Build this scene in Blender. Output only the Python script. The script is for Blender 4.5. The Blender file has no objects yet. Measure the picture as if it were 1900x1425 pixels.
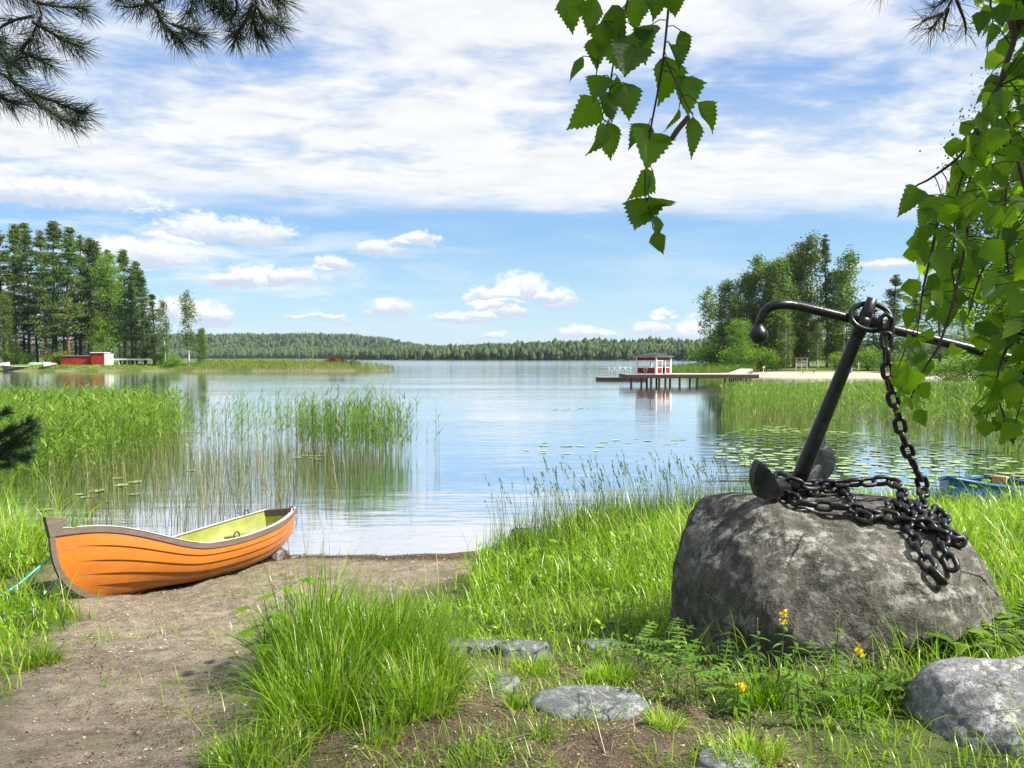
import bpy, math, random
import numpy as np
from mathutils import Vector, Matrix, noise as mnoise
from mathutils.bvhtree import BVHTree

# ------------------------------------------------------------------ camera
S = bpy.context.scene
COL = S.collection
F, CX, CY, HZ, CAMH = 1400.0, 950.0, 712.5, 663.0, 2.8      # photo pixels
PITCH = math.atan((CY - HZ) / F)
cam = bpy.data.cameras.new("camera"); cam.sensor_width = 36; cam.lens = 36 * F / 1900
cam.clip_start = 0.05; cam.clip_end = 12000
camo = bpy.data.objects.new("camera", cam); COL.objects.link(camo)
camo.location = (0, 0, CAMH); camo.rotation_euler = (math.pi / 2 - PITCH, 0, 0)
S.camera = camo
# ------------------------------------------------------------------ light
SUN_AZ, SUN_EL = math.radians(111), math.radians(47)         # azimuth clockwise from the view direction
SUN_DIR = Vector((math.sin(SUN_AZ) * math.cos(SUN_EL), math.cos(SUN_AZ) * math.cos(SUN_EL), math.sin(SUN_EL)))
sl = bpy.data.lights.new("sun", 'SUN'); sl.energy = 4.6; sl.angle = math.radians(2.5); sl.color = (1.0, 0.95, 0.86)
so = bpy.data.objects.new("sun", sl); COL.objects.link(so)
so.rotation_euler = SUN_DIR.to_track_quat('Z', 'Y').to_euler()
S.view_settings.view_transform = 'Standard'; S.view_settings.look = 'None'
S.view_settings.gamma = 1; S.view_settings.exposure = 1.25
S.cycles.max_bounces = 7; S.cycles.diffuse_bounces = 3; S.cycles.glossy_bounces = 3
S.cycles.transmission_bounces = 4; S.cycles.transparent_max_bounces = 6; S.cycles.volume_bounces = 0
S.cycles.caustics_reflective = False; S.cycles.caustics_refractive = False
S.cycles.use_denoising = True
SKY_STRENGTH, CLOUD_GAIN = 0.06, 0.445

W = bpy.data.worlds.new("World"); S.world = W; W.use_nodes = True
class NT:
    """small node-tree writer"""
    def __init__(s, nt): s.t = nt; s.L = nt.links
    def n(s, typ, **kw):
        x = s.t.nodes.new(typ)
        for k, v in kw.items(): setattr(x, k, v)
        return x
    def put(s, sock, v):
        if isinstance(v, bpy.types.NodeSocket): s.L.new(v, sock)
        elif v is not None:
            if sock.type == 'RGBA' and len(v) == 3: v = (*v, 1)
            sock.default_value = v
    def m(s, op, a, b=None, c=None, clamp=False):
        x = s.n('ShaderNodeMath', operation=op, use_clamp=clamp)
        for i, v in enumerate((a, b, c)): s.put(x.inputs[i], v)
        return x.outputs[0]
    def mix(s, f, a, b, blend='MIX'):
        x = s.n('ShaderNodeMix', data_type='RGBA', blend_type=blend, clamp_factor=True)
        s.put(x.inputs[0], f); s.put(x.inputs[6], a); s.put(x.inputs[7], b)
        return x.outputs[2]
    def rng(s, v, a, b, c=0., d=1., smooth=False):
        x = s.n('ShaderNodeMapRange', interpolation_type='SMOOTHSTEP' if smooth else 'LINEAR', clamp=True)
        s.put(x.inputs[0], v)
        for i, q in enumerate((a, b, c, d)): s.put(x.inputs[i + 1], q)
        return x.outputs[0]
    def noise(s, vec, scale, detail=4, rough=.55, dist=0., out='Fac'):
        x = s.n('ShaderNodeTexNoise')
        s.put(x.inputs['Vector'], vec); s.put(x.inputs['Scale'], scale); s.put(x.inputs['Detail'], detail)
        s.put(x.inputs['Roughness'], rough); s.put(x.inputs['Distortion'], dist)
        return x.outputs[out]
    def xyz(s, x, y, z):
        c = s.n('ShaderNodeCombineXYZ')
        for i, v in enumerate((x, y, z)): s.put(c.inputs[i], v)
        return c.outputs[0]
    def map(s, vec, scale=(1, 1, 1), rot=(0, 0, 0), loc=(0, 0, 0)):
        x = s.n('ShaderNodeMapping'); s.put(x.inputs['Vector'], vec)
        x.inputs['Scale'].default_value = scale; x.inputs['Rotation'].default_value = rot; x.inputs['Location'].default_value = loc
        return x.outputs[0]
    def ramp(s, f, stops):
        x = s.n('ShaderNodeValToRGB'); s.put(x.inputs[0], f); e = x.color_ramp.elements
        while len(e) < len(stops): e.new(0.5)
        for k, (p, c) in enumerate(stops): e[k].position = p; e[k].color = (*c, 1)
        return x.outputs[0]
    def attr(s, name): return s.n('ShaderNodeAttribute', attribute_name=name).outputs['Fac']

def build_world():
    w = NT(W.node_tree); w.t.nodes.clear()
    out = w.n('ShaderNodeOutputWorld'); bg = w.n('ShaderNodeBackground'); w.L.new(bg.outputs[0], out.inputs[0])
    sky = w.n('ShaderNodeTexSky', sky_type='NISHITA'); sky.sun_disc = False
    sky.sun_elevation = SUN_EL; sky.sun_rotation = SUN_AZ
    sky.altitude = 100; sky.air_density = 1.0; sky.dust_density = 0.6; sky.ozone_density = 1.6
    d = w.n('ShaderNodeTexCoord').outputs['Generated']
    sp = w.n('ShaderNodeSeparateXYZ'); w.L.new(d, sp.inputs[0]); x, y, z = sp.outputs
    zz = w.m('ADD', w.m('MAXIMUM', z, 0.0), 0.06)
    u = w.m('DIVIDE', x, zz); v = w.m('DIVIDE', y, zz)
    P = w.xyz(u, v, 0.0)
    # high layer of broken cloud overhead, ending in a long edge towards the lake
    rad = w.m('SQRT', w.m('ADD', w.m('MULTIPLY', u, u), w.m('MULTIPLY', v, v)))
    wob = w.noise(w.map(P, (0.55, 0.8, 1), loc=(3.1, 1.7, 0)), 1.0, 6, .62)
    edge_in = w.m('SUBTRACT', w.m('SUBTRACT', v, w.m('MULTIPLY', u, 0.10)), w.m('MULTIPLY', w.m('SUBTRACT', wob, .5), 2.2))
    edge = w.rng(edge_in, 4.05, 3.25, 0, 1, True)
    pm = w.map(P, (0.8, 1.0, 1), rot=(0, 0, math.radians(-24)), loc=(0.35, 0.8, 0))
    n1 = w.noise(pm, 1.25, 9, .60, .35)
    n2 = w.noise(w.map(P, (1, 1.35, 1), rot=(0, 0, math.radians(-24)), loc=(5.2, 0.3, 0)), 3.9, 7, .60, .3)
    body = w.rng(w.m('ADD', w.m('MULTIPLY', n1, .74), w.m('MULTIPLY', n2, .26)), .36, .59, .0, 1, True)
    thick = w.rng(v, 2.1, 3.3, .0, .50, True)
    hi = w.m('MULTIPLY', edge, w.m('MINIMUM', w.m('ADD', body, thick), 1.0))
    hi = w.m('MULTIPLY', hi, w.rng(z, 0.02, 0.09, 0, 1, True))
    # veil near the layer's left side and thin streaks lower down
    az = w.m('ARCTAN2', x, y); el = w.m('ARCSINE', z)
    Q = w.xyz(az, el, 0.0)
    st = w.noise(w.map(Q, (5, 26, 1), loc=(.4, .2, 0)), 1.0, 6, .6, .4)
    lowb = w.m('MULTIPLY', w.rng(el, .012, .06, 0, 1, True), w.rng(el, .20, .13, 0, 1, True))
    lefty = w.rng(az, .02, -.45, .22, 1.0, True)
    veil = w.m('MULTIPLY', w.m('MULTIPLY', w.rng(st, .44, .68, 0, .95, True), lowb), lefty)
    # small cumulus: (photo x, y, half width, half height)
    puffs = [(505, 510, 95, 18), (435, 518, 42, 17), (622, 488, 36, 12), (722, 568, 44, 17), (968, 532, 62, 26), (905, 548, 52, 20),
             (1035, 552, 36, 20), (850, 590, 55, 13), (930, 575, 60, 14), (916, 624, 24, 8), (1070, 615, 44, 12), (1205, 608, 36, 17),
             (1232, 580, 30, 11), (1285, 610, 32, 26), (330, 572, 80, 20), (395, 590, 40, 16), (700, 460, 50, 14), (775, 445, 45, 16), (250, 470, 110, 26),
             (420, 425, 130, 26), (130, 360, 150, 24), (1640, 490, 60, 10), (1540, 640, 40, 12), (1120, 620, 30, 8), (590, 590, 60, 6)]
    warp = w.noise(w.map(Q, (1, 1.3, 1)), 26, 6, .62, out='Color')
    ws = w.n('ShaderNodeSeparateColor'); w.L.new(warp, ws.inputs[0])
    az2 = w.m('ADD', az, w.m('MULTIPLY', w.m('SUBTRACT', ws.outputs[0], .5), .045))
    el2 = w.m('ADD', el, w.m('MULTIPLY', w.m('SUBTRACT', ws.outputs[1], .5), .026))
    best = None; hgt = None
    for (px, py, rx, ry) in puffs:
        a0 = math.atan((px - CX) / F); e0 = math.atan((HZ - py) / F * math.cos(a0)); ra = rx / F * 1.15; re = ry / F * 1.25
        da = w.m('MULTIPLY', w.m('SUBTRACT', az2, a0), 1 / ra)
        de0 = w.m('SUBTRACT', el2, e0 - re * .35)
        de = w.m('MAXIMUM', w.m('MULTIPLY', de0, 1 / (re * 1.3)), w.m('MULTIPLY', de0, -1 / (re * .6)))
        val = w.m('SUBTRACT', 1.0, w.m('SQRT', w.m('ADD', w.m('MULTIPLY', da, da), w.m('MULTIPLY', de, de))))
        h = w.m('MULTIPLY', w.m('MULTIPLY', de0, 1 / re), w.m('GREATER_THAN', val, -.2))
        best = val if best is None else w.m('MAXIMUM', best, val)
        hgt = h if hgt is None else w.m('ADD', hgt, h)
    fl = w.noise(w.map(Q, (1, 1.6, 1)), 70, 7, .65)
    cu = w.rng(w.m('ADD', best, w.m('MULTIPLY', w.m('SUBTRACT', fl, .5), 1.1)), .02, .42, 0, .96, True)
    # other low clouds round the horizon, out of the picture too
    side = w.m('GREATER_THAN', w.m('ABSOLUTE', az), .72)
    rest = w.m('MULTIPLY', w.rng(w.noise(w.map(Q, (4, 14, 1)), 1.0, 6, .6), .52, .64, 0, .8, True), w.m('MULTIPLY', side, lowb))
    cshade = w.rng(w.m('ADD', hgt, w.m('MULTIPLY', w.m('SUBTRACT', fl, .5), 1.3)), -.25, .75, 0, 1, True)
    skyc = w.mix(1.0, sky.outputs[0], (SKY_STRENGTH,) * 3, 'MULTIPLY')
    E = 1.0 / 2 ** S.view_settings.exposure
    grad = w.ramp(w.rng(el, 0, math.pi / 2), [(0, (.66 * E, .90 * E, 1.04 * E)), (.045, (.49 * E, .80 * E, 1.04 * E)), (.105, (.31 * E, .61 * E, 1.0 * E)), (.28, (.27 * E, .47 * E, .94 * E)), (1, (.10 * E, .22 * E, .62 * E))])
    skyc = w.mix(.72, skyc, grad)
    white = (0.97 * CLOUD_GAIN, 0.98 * CLOUD_GAIN, 1.0 * CLOUD_GAIN)
    hicol = w.mix(w.rng(n2, .3, .7, 0, 1), tuple(c * .86 for c in white), tuple(c * 1.02 for c in white))
    cucol = w.mix(cshade, (0.62 * CLOUD_GAIN, 0.70 * CLOUD_GAIN, 0.84 * CLOUD_GAIN), tuple(c * 1.05 for c in white))
    c = w.mix(w.m('MULTIPLY', hi, .97), skyc, hicol)
    c = w.mix(veil, c, tuple(q * .98 for q in white))
    c = w.mix(w.m('MAXIMUM', cu, rest), c, cucol)
    below = w.rng(z, -.02, .0, 0, 1)
    c = w.mix(below, (.12, .14, .10), c)
    w.put(bg.inputs[0], c); bg.inputs[1].default_value = 1.0
    W.cycles.sampling_method = 'MANUAL'; W.cycles.sample_map_resolution = 512
build_world()

# ------------------------------------------------------------------ helpers
FW = Vector((0, math.cos(PITCH), -math.sin(PITCH))); UP = Vector((0, math.sin(PITCH), math.cos(PITCH)))
EYE = Vector((0, 0, CAMH))
def ray(px, py): return FW + Vector(((px - CX) / F, 0, 0)) + UP * ((CY - py) / F)
def at(px, py, z=0.0):
    d = ray(px, py); return EYE + d * ((z - CAMH) / d.z)
def atY(px, py, Y):
    d = ray(px, py); return EYE + d * (Y / d.y)
def proj(P):
    P = np.atleast_2d(np.asarray(P, float)); r = P - np.array(EYE)
    f = r @ np.array(FW); u = r @ np.array(UP); f = np.where(np.abs(f) < 1e-6, 1e-6, f)
    return CX + F * r[:, 0] / f, CY - F * u / f, f
def smooth(a, b, x):
    t = np.clip((np.asarray(x, float) - a) / (b - a), 0, 1); return t * t * (3 - 2 * t)
_rs = np.random.RandomState(7); _tab = _rs.rand(65536)
def vnoise(P, seed=0):
    P = np.asarray(P, float); I = np.floor(P).astype(np.int64); f = P - I; f = f * f * (3 - 2 * f); r = 0
    for dx in (0, 1):
        for dy in (0, 1):
            for dz in (0, 1):
                h = ((I[:, 0] + dx) * 73856093) ^ ((I[:, 1] + dy) * 19349663) ^ ((I[:, 2] + dz) * 83492791) ^ (seed * 2654435)
                wgt = (f[:, 0] if dx else 1 - f[:, 0]) * (f[:, 1] if dy else 1 - f[:, 1]) * (f[:, 2] if dz else 1 - f[:, 2])
                r = r + wgt * _tab[h & 65535]
    return r
def fbm(P, octv=4, seed=0, gain=.5):
    P = np.asarray(P, float); a, s, r = 1., 0., 0.
    for o in range(octv):
        r = r + a * vnoise(P * (2.03 ** o) + 17.3 * o, seed + o); s += a; a *= gain
    return r / s
def fbm2(x, y, octv=4, seed=0): return fbm(np.stack([x, y, np.zeros_like(x) + .37], 1), octv, seed)

def mesh_np(name, V, F_, smooth_=False, attrs=None):
    V = np.asarray(V, np.float32).reshape(-1, 3); F_ = np.asarray(F_, np.int32); k = F_.shape[1]
    me = bpy.data.meshes.new(name); me.vertices.add(len(V)); me.vertices.foreach_set('co', V.ravel())
    me.loops.add(F_.size); me.loops.foreach_set('vertex_index', F_.ravel())
    me.polygons.add(len(F_)); me.polygons.foreach_set('loop_start', np.arange(0, F_.size, k, dtype=np.int32))
    me.polygons.foreach_set('loop_total', np.full(len(F_), k, np.int32))
    if smooth_: me.polygons.foreach_set('use_smooth', np.ones(len(F_), bool))
    for nm, a in (attrs or {}).items():
        at_ = me.attributes.new(nm, 'FLOAT', 'POINT'); at_.data.foreach_set('value', np.asarray(a, np.float32).ravel())
    me.update(calc_edges=True); me.validate(); return me
class MB:
    """gathers shapes that belong to ONE part"""
    def __init__(s): s.v, s.f, s.sm = [], [], []
    def add(s, V, Fs, sm=False):
        o = len(s.v); s.v += [tuple(map(float, q)) for q in V]; s.f += [tuple(i + o for i in q) for q in Fs]; s.sm += [sm] * len(Fs)
    def box(s, lo, hi, bev=0.0, M=None):
        x0, y0, z0 = lo; x1, y1, z1 = hi; b = min(bev, (x1 - x0) * .45, (y1 - y0) * .45, (z1 - z0) * .45)
        if b <= 0:
            V = [(x0, y0, z0), (x1, y0, z0), (x1, y1, z0), (x0, y1, z0), (x0, y0, z1), (x1, y0, z1), (x1, y1, z1), (x0, y1, z1)]
            Fs = [(3, 2, 1, 0), (4, 5, 6, 7), (0, 1, 5, 4), (1, 2, 6, 5), (2, 3, 7, 6), (3, 0, 4, 7)]
        else:
            V = []; Fs = []
            for (z, i) in ((z0, b), (z0 + b, 0), (z1 - b, 0), (z1, b)):
                V += [(x0 + i, y0 + b * (i == 0) if False else y0 + i, z), (x1 - i, y0 + i, z), (x1 - i, y1 - i, z), (x0 + i, y1 - i, z)]
            Fs = [(3, 2, 1, 0), (12, 13, 14, 15)]
            for r in range(3):
                for k in range(4): Fs.append((4 * r + k, 4 * r + (k + 1) % 4, 4 * r + 4 + (k + 1) % 4, 4 * r + 4 + k))
        if M is not None: V = [M @ Vector(q) for q in V]
        s.add(V, Fs)
    def tube(s, pts, rad, n=8, cap=True, sm=True, close=False):
        V, Fs = tube_vf(pts, rad, n, cap, close); s.add(V, Fs, sm)
    def build(s, name, mat, parent=None, origin=None):
        me = bpy.data.meshes.new(name); V = s.v
        if origin is not None: V = [(a - origin[0], b - origin[1], c - origin[2]) for a, b, c in V]
        me.from_pydata(V, [], s.f)
        me.polygons.foreach_set('use_smooth', s.sm); me.update()
        return link(name, me, mat, parent)
def tube_vf(pts, rad, n=8, cap=True, close=False):
    pts = [Vector(p) for p in pts]; m = len(pts)
    if not hasattr(rad, '__len__'): rad = [rad] * m
    V, Fs = [], []; prev = None
    for i, p in enumerate(pts):
        a = pts[(i - 1) % m] if (close or i > 0) else p; b = pts[(i + 1) % m] if (close or i < m - 1) else p
        t = (b - a).normalized()
        if prev is None:
            prev = t.orthogonal().normalized()
        u = (prev - t * prev.dot(t)).normalized(); prev = u; w_ = t.cross(u)
        for k in range(n):
            an = 2 * math.pi * k / n; V.append(p + (u * math.cos(an) + w_ * math.sin(an)) * rad[i])
    for i in range(m if close else m - 1):
        j = (i + 1) % m
        for k in range(n): Fs.append((i * n + k, i * n + (k + 1) % n, j * n + (k + 1) % n, j * n + k))
    if cap and not close:
        Fs.append(tuple(range(n - 1, -1, -1))); Fs.append(tuple((m - 1) * n + k for k in range(n)))
    return V, Fs
def link(name, me, mat, parent=None, loc=None):
    o = bpy.data.objects.new(name, me); COL.objects.link(o)
    if mat is not None and len(me.materials) == 0: me.materials.append(mat)
    if parent is not None: o.parent = parent
    if loc is not None: o.location = loc
    return o
def tag(o, label=None, cat=None, group=None, kind=None):
    for k, v in (('label', label), ('category', cat), ('group', group), ('kind', kind)):
        if v: o[k] = v
    return o
def thing(name, label, cat, loc=(0, 0, 0), rz=0., group=None):
    o = bpy.data.objects.new(name, None); COL.objects.link(o); o.location = loc; o.rotation_euler = (0, 0, rz)
    o.empty_display_size = .1
    return tag(o, label, cat, group)
def copy_tree(o, parent=None):
    c = o.copy(); COL.objects.link(c)
    if parent is not None: c.parent = parent
    for ch in list(o.children): copy_tree(ch, c)
    return c
def spline(pts, n=8):
    """Catmull-Rom through the points"""
    P = [Vector(p) for p in pts]; P = [P[0] * 2 - P[1]] + P + [P[-1] * 2 - P[-2]]; out = []
    for i in range(1, len(P) - 2):
        for k in range(n):
            t = k / n; a, b, c, d = P[i - 1], P[i], P[i + 1], P[i + 2]
            out.append(.5 * ((2 * b) + (c - a) * t + (2 * a - 5 * b + 4 * c - d) * t * t + (3 * b - a - 3 * c + d) * t ** 3))
    out.append(P[-2]); return out

# ------------------------------------------------------------------ materials
def new_mat(name):
    m = bpy.data.materials.new(name); m.use_nodes = True; m.node_tree.nodes.clear(); q = NT(m.node_tree)
    q.out = q.n('ShaderNodeOutputMaterial'); return m, q
def principled(q, col, rough=.6, spec=.4, metal=0., normal=None):
    b = q.n('ShaderNodeBsdfPrincipled'); q.put(b.inputs['Base Color'], col); q.put(b.inputs['Roughness'], rough)
    q.put(b.inputs['Specular IOR Level'], spec); q.put(b.inputs['Metallic'], metal)
    if normal is not None: q.L.new(normal, b.inputs['Normal'])
    return b
def bump(q, h, strength=.5, dist=.01):
    b = q.n('ShaderNodeBump'); q.put(b.inputs['Height'], h); b.inputs['Strength'].default_value = strength; b.inputs['Distance'].default_value = dist
    return b.outputs[0]
def foliage(name, stops, trans=.35, rough=.45, spec=.35, base=None, base_at=(.0, .4), tgain=(1.15, 1.25, .55), vary=.0, tip=None):
    m, q = new_mat(name)
    c = q.ramp(q.attr('tint'), stops)
    if base is not None: c = q.mix(q.rng(q.attr('tt'), base_at[0], base_at[1], 1, 0), c, base)
    if tip is not None: c = q.mix(q.rng(q.attr('tt'), .75, 1.0, 0, .8), c, tip)
    if vary:
        oi = q.n('ShaderNodeObjectInfo').outputs['Random']
        hs = q.n('ShaderNodeHueSaturation'); q.put(hs.inputs['Color'], c)
        q.put(hs.inputs['Value'], q.rng(oi, 0, 1, 1 - vary, 1 + vary)); q.put(hs.inputs['Hue'], q.rng(oi, 0, 1, .49, .51)); c = hs.outputs[0]
    b = principled(q, c, rough, spec)
    t = q.n('ShaderNodeBsdfTranslucent'); q.put(t.inputs[0], q.mix(1.0, c, tgain, 'MULTIPLY'))
    x = q.n('ShaderNodeMixShader'); x.inputs[0].default_value = trans
    q.L.new(b.outputs[0], x.inputs[1]); q.L.new(t.outputs[0], x.inputs[2]); q.L.new(x.outputs[0], q.out.inputs[0]); return m
def plain(name, col, rough=.6, spec=.4, metal=0., var=.25, scale=6., bmp=.0, col2=None, bscale=None, stretch=(1, 1, 1), detail=5):
    """a worn, uneven paint/wood/metal"""
    m, q = new_mat(name); oc = q.map(q.n('ShaderNodeTexCoord').outputs['Object'], stretch)
    n = q.noise(oc, scale, detail, .6); c2 = col2 or tuple(min(1, x * (1 - var)) for x in col)
    c = q.mix(q.rng(n, .35, .68), col, c2)
    nrm = bump(q, q.noise(oc, bscale or scale * 4, 4), bmp, .01) if bmp else None
    r = q.rng(q.noise(oc, scale * 2.3, 3), .3, .7, max(0, rough - .1), min(1, rough + .12))
    b = principled(q, c, r, spec, metal, nrm); q.L.new(b.outputs[0], q.out.inputs[0]); return m

def blades(P, h, w, az, lean, droop, seg=4, twist=None, prof=.75, rng=None):
    """grass blades: returns V (n,seg+1,2,3), quads, t per vertex"""
    n = len(P); t = np.linspace(0, 1, seg + 1); th = lean[:, None] + droop[:, None] * t[None, :] ** 1.3
    dl = h[:, None] / seg; dx = np.concatenate([np.zeros((n, 1)), np.cumsum(np.sin((th[:, 1:] + th[:, :-1]) / 2) * dl, 1)], 1)
    dz = np.concatenate([np.zeros((n, 1)), np.cumsum(np.cos((th[:, 1:] + th[:, :-1]) / 2) * dl, 1)], 1)
    ca, sa = np.cos(az)[:, None], np.sin(az)[:, None]
    c = np.stack([P[:, 0:1] + dx * ca, P[:, 1:2] + dx * sa, P[:, 2:3] + dz], 2)
    tw = az + math.pi / 2 + (twist if twist is not None else 0)
    wd = np.stack([np.cos(tw), np.sin(tw), np.zeros(n)], 1)[:, None, :]
    pr = (np.maximum(1 - t, 0.02) ** prof)[None, :, None] * w[:, None, None] * .5
    V = np.stack([c - wd * pr, c + wd * pr], 2)
    b = (np.arange(n) * (seg + 1) * 2)[:, None] + (np.arange(seg) * 2)[None, :]
    Q = np.stack([b, b + 1, b + 3, b + 2], 2).reshape(-1, 4)
    return V.reshape(-1, 3), Q, np.broadcast_to(t[None, :, None], (n, seg + 1, 2)).reshape(-1), c
class Cloud:
    """gathers numpy quads with tint and t attributes into ONE mesh"""
    def __init__(s): s.V, s.Q, s.t, s.k, s.n = [], [], [], [], 0
    def add(s, V, Q, tint, tt):
        s.V.append(V); s.Q.append(Q + s.n); s.t.append(np.asarray(tint, float)); s.k.append(np.asarray(tt, float)); s.n += len(V)
    def mesh(s, name, sm=False): return mesh_np(name, np.concatenate(s.V), np.concatenate(s.Q), sm, {'tint': np.concatenate(s.t), 'tt': np.concatenate(s.k)})
    def blades(s, P, h, w, az, lean, droop, tint, seg=4, **kw):
        V, Q, t, c = blades(P, h, w, az, lean, droop, seg, **kw); s.add(V, Q, np.repeat(tint, (seg + 1) * 2), t); return c
    def leaves(s, C, size, R, tint, aspect=.6, flat=0., along=None, asp_pow=1):
        """diamond leaf cards at C"""
        n = len(C); a = R.normal(size=(n, 3)) if along is None else along + R.normal(size=(n, 3)) * .45
        a[:, 2] *= (1 - flat); a /= np.linalg.norm(a, axis=1, keepdims=True) + 1e-9
        b = R.normal(size=(n, 3)); b[:, 2] *= (1 - flat); b -= a * (a * b).sum(1, keepdims=True); b /= np.linalg.norm(b, axis=1, keepdims=True) + 1e-9
        L = size[:, None] * .5; Wd = L * aspect
        V = np.stack([C - a * L, C + b * Wd - a * L * .15, C + a * L, C - b * Wd - a * L * .15], 1).reshape(-1, 3)
        s.add(V, np.arange(4 * n).reshape(-1, 4), np.repeat(tint, 4), np.tile([0, .5, 1, .5], n))
# ------------------------------------------------------------------ the ground
NEAR = [(-600, 20), (-60, 24), (-30, 19), (-15, 13.6), (-8.6, 11.7), (-5.2, 11.0), (-3.4, 10.72), (-1.8, 10.55), (-.45, 10.62), (.3, 11.2), (1.2, 12.3), (3.4, 13.6),
        (6, 14.3), (9.6, 15.1), (14, 17), (19, 20.5), (26, 30), (34, 43), (45, 60), (60, 82), (63, 95), (56, 103), (45, 104), (36, 105), (32.5, 111),
        (30, 121), (27, 134), (28.5, 143), (36, 160), (52, 215), (88, 340), (260, 620), (900, 620), (900, -500), (-600, -500)]
LEFT = [(-900, 130), (-200, 141), (-102, 149.5), (-76, 150), (-62, 150.3), (-45, 151), (-34, 155), (-25.5, 161), (-26, 164), (-36, 167), (-48, 170), (-58, 176),
        (-66, 190), (-76, 225), (-92, 290), (-140, 420), (-500, 800), (-900, 800)]
FAR = [(-2600, 1500), (-1400, 1420), (-600, 1330), (-330, 1290), (-262, 1150), (-190, 880), (-140, 790), (-60, 735), (20, 700), (140, 650), (235, 570), (320, 525), (520, 505), (1400, 520),
       (4200, 1500), (4200, 5200), (-4200, 5200), (-4200, 1700)]
def sdf(x, y, poly):
    """signed distance, positive inside"""
    d = np.full(x.shape, 1e18); ins = np.zeros(x.shape, bool); n = len(poly)
    for i in range(n):
        ax, ay = poly[i]; bx, by = poly[(i + 1) % n]; ex, ey = bx - ax, by - ay
        t = np.clip(((x - ax) * ex + (y - ay) * ey) / (ex * ex + ey * ey), 0, 1)
        d = np.minimum(d, (x - ax - ex * t) ** 2 + (y - ay - ey * t) ** 2)
        c = ((ay > y) != (by > y)) & (x < ex * (y - ay) / ((by - ay) if by != ay else 1e-9) + ax); ins ^= c
    return np.where(ins, 1, -1) * np.sqrt(d)
def parts_sdf(x, y):
    w = (fbm2(x * .9, y * .9, 3, 3) - .5) * .5 * smooth(200, 20, y)
    return sdf(x, y, NEAR) + w, sdf(x, y, LEFT), sdf(x, y, FAR)
def ground_z(x, y, full=False):
    x = np.asarray(x, float); y = np.asarray(y, float)
    n, l, f = parts_sdf(x, y)
    k = smooth(30, 60, y); slope = .147 * (1 - k) + .06 * k; cap = 1.12 * (1 - k) + 1.5 * k
    zb = .035 * n + .0155 * n * n; zb = zb / (1 + (np.abs(zb) / 1.30) ** 4) ** .25
    zn = np.where(n > 0, (1 - k) * zb + k * cap * (1 - np.exp(-slope * n / cap * 1.22)), np.maximum(n * .12, -2.2))
    rough = smooth(.2, 1.5, n) * smooth(60, 25, y)
    zn = zn + rough * ((fbm2(x * 1.1, y * 1.1, 4, 11) - .5) * .16 + (fbm2(x * 6, y * 6, 3, 21) - .5) * .07)
    zn = zn + .17 * np.exp(-(((x + .72) / .62) ** 2 + ((y - 4.25) / .8) ** 2))                     # the tussock's mound
    zn = zn + .10 * np.exp(-(((x - 1.6) / 1.6) ** 2 + ((y - 9.5) / 2.0) ** 2)) * 2.0               # the grassy hump by the shore
    zn = zn - np.where(n > 0, .10 * np.exp(-(((x + 4.0) / .75) ** 2 + ((y - 9.0) / 1.5) ** 2)), 0)     # hollow the boat lies in
    zl = np.where(l > 0, 1.42 * (1 - np.exp(-l * .28)) + .012 * np.maximum(l, 0) * smooth(5, 60, l), np.maximum(l * .12, -2.2))
    hill = smooth(10, 420, f) * (10 + 25 * smooth(-150, -420, x) * smooth(5200, 2500, y) * (.45 + 1.1 * fbm2(x / 260, y / 260, 3, 5)) + 12 * fbm2(x / 200, y / 330, 3, 8))
    zf = np.where(f > 0, np.minimum(f * .08, 1.0) + hill, np.maximum(f * .12, -2.2))
    z = np.maximum(np.maximum(zn, zl), zf)
    return (z, n, l, f) if full else z
def gz(x, y): return float(ground_z(np.array([x]), np.array([y]))[0])
def on_ground(px, py, it=12):
    """photo point -> point on the ground"""
    P = at(px, py, .5)
    for _ in range(it): P = at(px, py, .5 * P.z + .5 * gz(P.x, P.y)) if True else P
    return P

def cover(x, y, n=None):
    """0..1 : sand path, brown soil, meadow grass on the near bank"""
    n = parts_sdf(x, y)[0] if n is None else n
    wb = (fbm2(x * 1.6, y * 1.6, 3, 31) - .5) * .9
    L = np.interp(y, [2.5, 4.2, 4.9, 6.2, 7.2, 8.4, 10.5], [-2.1, -2.9, -3.25, -3.85, -4.2, -5.3, -6.3])
    R = np.interp(y, [2.2, 3.1, 4.2, 5.2, 6.2, 7.3, 8.6, 9.3, 10.8], [-.85, -1.05, -1.35, -1.75, -1.9, -1.75, -1.2, -.55, -.35])
    sand = smooth(-.22, .22, x - L + wb * .5) * smooth(.2, -.2, x - R + wb * .3)
    soil = smooth(-.75, -.35, x + wb * .3) * smooth(1.55, .95, x + wb * .4) * smooth(5.35, 4.85, y + wb * .3)
    soil = np.maximum(soil, smooth(3.75, 3.45, y + wb * .3) * smooth(-1.1, -.8, x) * smooth(1.6, 1.0, x))
    near = (y < 30)
    grass = np.clip(1 - np.maximum(sand, soil), 0, 1) * smooth(.02, .35, n) * near
    return sand * near, soil * near, grass
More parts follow.
